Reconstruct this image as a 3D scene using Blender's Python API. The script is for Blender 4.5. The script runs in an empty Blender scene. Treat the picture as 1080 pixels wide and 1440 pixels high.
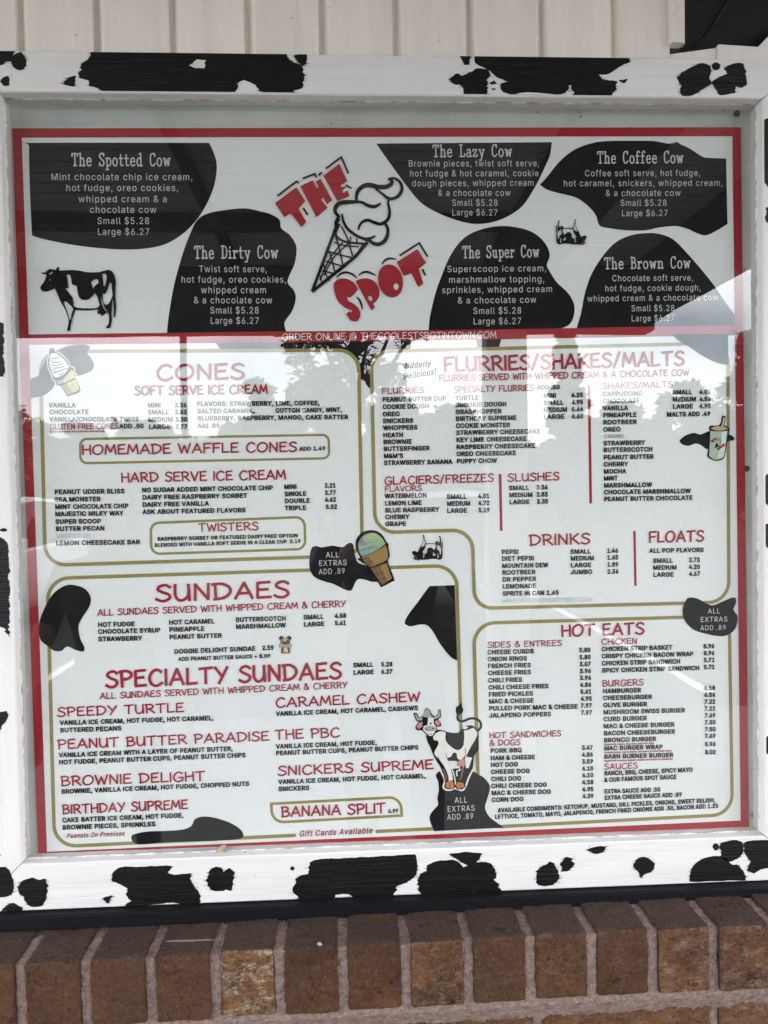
import bpy, bmesh, math, random
from math import sin, cos, pi, radians, sqrt, atan2, hypot
from mathutils import Vector, Matrix, noise
from mathutils.geometry import tessellate_polygon

S = bpy.context.scene
COL = S.collection
RND = random.Random(7)

# ------------------------------------------------------------------ camera
# World: the wall is the xz plane, x to the right, z up, the viewer stands at y < 0.
# z = 0 is the middle of the menu board, 1.5 m above the ground.
TH = 0.0080                       # the printed board hangs turned by half a degree in its case
RV = Vector((0.0249, -0.0476, -0.0244))
CS = Vector((-0.0583, -0.9728, -0.0023))
FPX = 1080.0


def _cam_rows():
    a = RV.length
    k = RV / a
    K = Matrix(((0, -k.z, k.y), (k.z, 0, -k.x), (-k.y, k.x, 0)))
    R = Matrix.Identity(3) + sin(a) * K + (1 - cos(a)) * (K @ K)
    B = Matrix(((1, 0, 0), (0, 0, -1), (0, 1, 0)))
    return R @ B


RC = _cam_rows()                                   # board frame -> camera (right, down, forward)
ROT = Matrix(((cos(TH), 0, -sin(TH)), (0, 1, 0), (sin(TH), 0, cos(TH))))   # board frame -> world
RW = RC @ ROT.transposed()
CW = ROT @ CS
cd = bpy.data.cameras.new("camera")
cam = bpy.data.objects.new("camera", cd)
COL.objects.link(cam)
m3 = Matrix((RW[0], -RW[1], -RW[2])).transposed()
cam.matrix_world = Matrix.Translation(CW) @ m3.to_4x4()
cd.sensor_fit = 'VERTICAL'
cd.sensor_height = 36.0
cd.lens = 36.0 * FPX / 1440.0
cd.clip_start = 0.01
cd.clip_end = 2000
S.camera = cam

# ------------------------------------------------------------------ sky, sun, exposure
SUN_EL, SUN_AZ = radians(52), radians(25)          # the sun stands behind the building, so the wall is in shade
wd = bpy.data.worlds.new("World")
S.world = wd
wd.use_nodes = True
wn = wd.node_tree
bg = wn.nodes['Background']
sky = wn.nodes.new('ShaderNodeTexSky')
sky.sky_type = 'NISHITA'
sky.sun_disc = False
sky.sun_elevation = SUN_EL
sky.sun_rotation = SUN_AZ
sky.air_density = 1.2
sky.dust_density = 2.0
tcw = wn.nodes.new('ShaderNodeTexCoord')
mpw = wn.nodes.new('ShaderNodeMapping')
mpw.inputs['Scale'].default_value = (1.2, 1.2, 3.2)
nzw = wn.nodes.new('ShaderNodeTexNoise')
nzw.inputs['Scale'].default_value = 2.2
nzw.inputs['Detail'].default_value = 9
nzw.inputs['Roughness'].default_value = 0.55
rmw = wn.nodes.new('ShaderNodeValToRGB')
rmw.color_ramp.elements[0].position = 0.30
rmw.color_ramp.elements[1].position = 0.62
mxw = wn.nodes.new('ShaderNodeMix')
mxw.data_type = 'RGBA'
mxw.inputs['B'].default_value = (11.0, 11.0 * 1.0, 11.0 * 1.03, 1)
wn.links.new(tcw.outputs['Generated'], mpw.inputs['Vector'])
wn.links.new(mpw.outputs['Vector'], nzw.inputs['Vector'])
wn.links.new(nzw.outputs['Fac'], rmw.inputs['Fac'])
wn.links.new(rmw.outputs['Color'], mxw.inputs['Factor'])
wn.links.new(sky.outputs['Color'], mxw.inputs['A'])
wn.links.new(mxw.outputs['Result'], bg.inputs['Color'])
bg.inputs['Strength'].default_value = 0.12

sl = bpy.data.lights.new("sun", 'SUN')
sl.energy = 0.9
sl.angle = radians(3)
sl.color = (1.0, 0.95, 0.88)
so = bpy.data.objects.new("sun", sl)
COL.objects.link(so)
sd = Vector((sin(SUN_AZ) * cos(SUN_EL), cos(SUN_AZ) * cos(SUN_EL), sin(SUN_EL)))
so.rotation_euler = (-sd).to_track_quat('-Z', 'Y').to_euler()
so.location = (3, 6, 12)

S.view_settings.view_transform = 'Standard'
S.view_settings.look = 'None'
S.view_settings.gamma = 1
S.view_settings.exposure = 2.55
S.cycles.max_bounces = 10
S.cycles.transparent_max_bounces = 12
S.cycles.use_denoising = True


# ------------------------------------------------------------------ measuring
def sheet(px, py):
    """A spot measured on the photograph, as (x, z) metres on the flat menu board."""
    d = RC.transposed() @ Vector(((px - 540) / FPX, (py - 720) / FPX, 1))
    t = -CS.y / d.y
    return (CS.x + d.x * t, CS.z + d.z * t)


def wall(px, py, y):
    """The same for an upright plane of the building, y metres from the board."""
    d = RW.transposed() @ Vector(((px - 540) / FPX, (py - 720) / FPX, 1))
    t = (y - CW.y) / d.y
    return (CW.x + d.x * t, CW.z + d.z * t)


PX = 0.9728 / FPX                                  # metres per photograph pixel on the board


# ------------------------------------------------------------------ scene graph helpers
def link(name, me, mats=(), parent=None, loc=None):
    o = bpy.data.objects.new(name, me)
    COL.objects.link(o)
    if me is not None:
        for m in (mats if isinstance(mats, (list, tuple)) else [mats]):
            me.materials.append(m)
    if parent is not None:
        o.parent = parent
    if loc is not None:
        o.location = loc
    return o


def tag(o, label=None, cat=None, group=None, kind=None):
    if label: o['label'] = label
    if cat: o['category'] = cat
    if group: o['group'] = group
    if kind: o['kind'] = kind
    return o


def empty(name, label, cat, loc=(0, 0, 0), group=None):
    o = bpy.data.objects.new(name, None)
    o.empty_display_size = 0.1
    COL.objects.link(o)
    o.location = loc
    return tag(o, label, cat, group)


def copy_tree(o, parent=None):
    c = o.copy()
    COL.objects.link(c)
    if parent is not None:
        c.parent = parent
    for ch in list(o.children):
        copy_tree(ch, c)
    return c


class MB:
    """Collects vertices and faces, then links them as one mesh object."""
    def __init__(s):
        s.v, s.f, s.m = [], [], []

    def face(s, pts, mi=0):
        b = len(s.v)
        s.v += [tuple(p) for p in pts]
        s.f.append(tuple(range(b, b + len(pts))))
        s.m.append(mi)

    def add(s, vs, fs, mi=0):
        b = len(s.v)
        s.v += [tuple(p) for p in vs]
        for f in fs:
            s.f.append(tuple(i + b for i in f))
            s.m.append(mi)

    def box(s, lo, hi, mi=0):
        x0, y0, z0 = lo
        x1, y1, z1 = hi
        v = [(x0, y0, z0), (x1, y0, z0), (x1, y1, z0), (x0, y1, z0), (x0, y0, z1), (x1, y0, z1), (x1, y1, z1), (x0, y1, z1)]
        s.add(v, [(0, 1, 5, 4), (1, 2, 6, 5), (2, 3, 7, 6), (3, 0, 4, 7), (4, 5, 6, 7), (3, 2, 1, 0)], mi)

    def tube(s, pts, r, n=10, mi=0, cap=True):
        pts = [Vector(p) for p in pts]
        rs = r if isinstance(r, (list, tuple)) else [r] * len(pts)
        vs, fs = [], []
        ref = Vector((0.13, 0.31, 0.94))
        for i, p in enumerate(pts):
            d = (pts[min(i + 1, len(pts) - 1)] - pts[max(i - 1, 0)]).normalized()
            if abs(d.dot(ref)) > 0.97: ref = Vector((0.9, 0.3, 0.1))
            a = d.cross(ref).normalized()
            b = d.cross(a)
            for k in range(n):
                t = 2 * pi * k / n
                vs.append(p + a * cos(t) * rs[i] + b * sin(t) * rs[i])
        for i in range(len(pts) - 1):
            for k in range(n):
                fs.append((i * n + k, i * n + (k + 1) % n, (i + 1) * n + (k + 1) % n, (i + 1) * n + k))
        if cap:
            fs.append(tuple(range(n - 1, -1, -1)))
            fs.append(tuple((len(pts) - 1) * n + k for k in range(n)))
        s.add(vs, fs, mi)

    def build(s, name, mats, parent=None, smooth=False, loc=None, bevel=0):
        me = bpy.data.meshes.new(name)
        me.from_pydata(s.v, [], s.f)
        o = link(name, me, mats, parent, loc)
        for p, i in zip(me.polygons, s.m):
            p.material_index = i
            p.use_smooth = smooth
        if bevel:
            bm = bmesh.new()
            bm.from_mesh(me)
            bmesh.ops.remove_doubles(bm, verts=bm.verts, dist=1e-5)
            bmesh.ops.recalc_face_normals(bm, faces=bm.faces)
            ed = [e for e in bm.edges if len(e.link_faces) == 2 and e.calc_face_angle(0) > 0.5]
            bmesh.ops.bevel(bm, geom=ed, offset=bevel, segments=2, affect='EDGES', profile=0.6)
            bm.to_mesh(me)
            bm.free()
        me.update()
        return o


# ------------------------------------------------------------------ flat printing on the board
def catmull(pts, closed=True, k=6):
    n = len(pts)
    out = []
    rng = range(n) if closed else range(n - 1)
    for i in rng:
        if closed:
            a, b, c, d = pts[(i - 1) % n], pts[i], pts[(i + 1) % n], pts[(i + 2) % n]
        else:
            a, b, c, d = pts[max(i - 1, 0)], pts[i], pts[i + 1], pts[min(i + 2, n - 1)]
        for j in range(k):
            t = j / k
            out.append(tuple(0.5 * (2 * b[q] + (c[q] - a[q]) * t + (2 * a[q] - 5 * b[q] + 4 * c[q] - d[q]) * t * t
                                    + (3 * b[q] - a[q] - 3 * c[q] + d[q]) * t ** 3) for q in (0, 1)))
    if not closed:
        out.append(tuple(pts[-1]))
    return out


def soft(pts, sharp=50, k=5):
    """Closed outline: smooth through its points, but corners tighter than `sharp` degrees turn stay corners."""
    n = len(pts)
    cor = []
    for i in range(n):
        a, b, c = pts[i - 1], pts[i], pts[(i + 1) % n]
        t = abs(math.degrees(atan2((b[0] - a[0]) * (c[1] - b[1]) - (b[1] - a[1]) * (c[0] - b[0]),
                                   (b[0] - a[0]) * (c[0] - b[0]) + (b[1] - a[1]) * (c[1] - b[1]))))
        if t > sharp: cor.append(i)
    if not cor: return catmull(pts, True, k)
    out = []
    for q, i in enumerate(cor):
        j = cor[(q + 1) % len(cor)]
        seg = [pts[i]]
        m = i
        while True:
            m = (m + 1) % n
            seg.append(pts[m])
            if m == j: break
        out += catmull(seg, False, k)[:-1] if len(seg) > 2 else [seg[0]]
    return out


def poly2(mb, loops, y, mi=0):
    """Fill 2-D loops (outer ones and holes, x z) at depth y, facing the viewer."""
    pl = [[Vector((p[0] * 1000, p[1] * 1000, 0)) for p in lp] for lp in loops]
    flat = [p for lp in loops for p in lp]
    tris = tessellate_polygon(pl)
    fs = []
    tot = 0
    for a, b, c in tris:
        A, B, C = flat[a], flat[b], flat[c]
        ar = (B[0] - A[0]) * (C[1] - A[1]) - (B[1] - A[1]) * (C[0] - A[0])
        if abs(ar) < 1e-13: continue
        tot += abs(ar) / 2
        fs.append((a, b, c) if ar > 0 else (a, c, b))
    mb.add([(p[0], y, p[1]) for p in flat], fs, mi)
    want = [abs(sum(lp[i - 1][0] * lp[i][1] - lp[i][0] * lp[i - 1][1] for i in range(len(lp)))) / 2 for lp in loops]
    return abs(tot - (want[0] - sum(want[1:]))) < .01 * want[0]


def ribbon(mb, pts, w, y, mi=0, closed=False, ext=0.0):
    pts = [Vector(p) for p in pts]
    q = [pts[0]]
    for p in pts[1:]:
        if (p - q[-1]).length > 1e-7: q.append(p)
    pts = q
    n = len(pts)
    if n < 2: return
    ws = w if isinstance(w, (list, tuple)) else None
    if not closed and ext:
        pts[0] = pts[0] - (pts[1] - pts[0]).normalized() * ext
        pts[-1] = pts[-1] + (pts[-1] - pts[-2]).normalized() * ext
    L, R = [], []
    for i, p in enumerate(pts):
        a = pts[i - 1] if (closed or i > 0) else None
        c = pts[(i + 1) % n] if (closed or i < n - 1) else None
        d1 = (p - a).normalized() if a is not None else (c - p).normalized()
        d2 = (c - p).normalized() if c is not None else d1
        n1, n2 = Vector((-d1.y, d1.x)), Vector((-d2.y, d2.x))
        m = n1 + n2
        if m.length < 0.2: m = n1
        m.normalize()
        hw = (ws[min(i * len(ws) // n, len(ws) - 1)] if ws else w) / 2
        s = hw / max(0.45, m.dot(n1))
        L.append(p + m * s)
        R.append(p - m * s)
    vs = [(p.x, y, p.y) for p in L] + [(p.x, y, p.y) for p in R]
    fs = []
    for i in range(n if closed else n - 1):
        j = (i + 1) % n
        fs.append((n + i, n + j, j, i))
    mb.add(vs, fs, mi)


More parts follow.
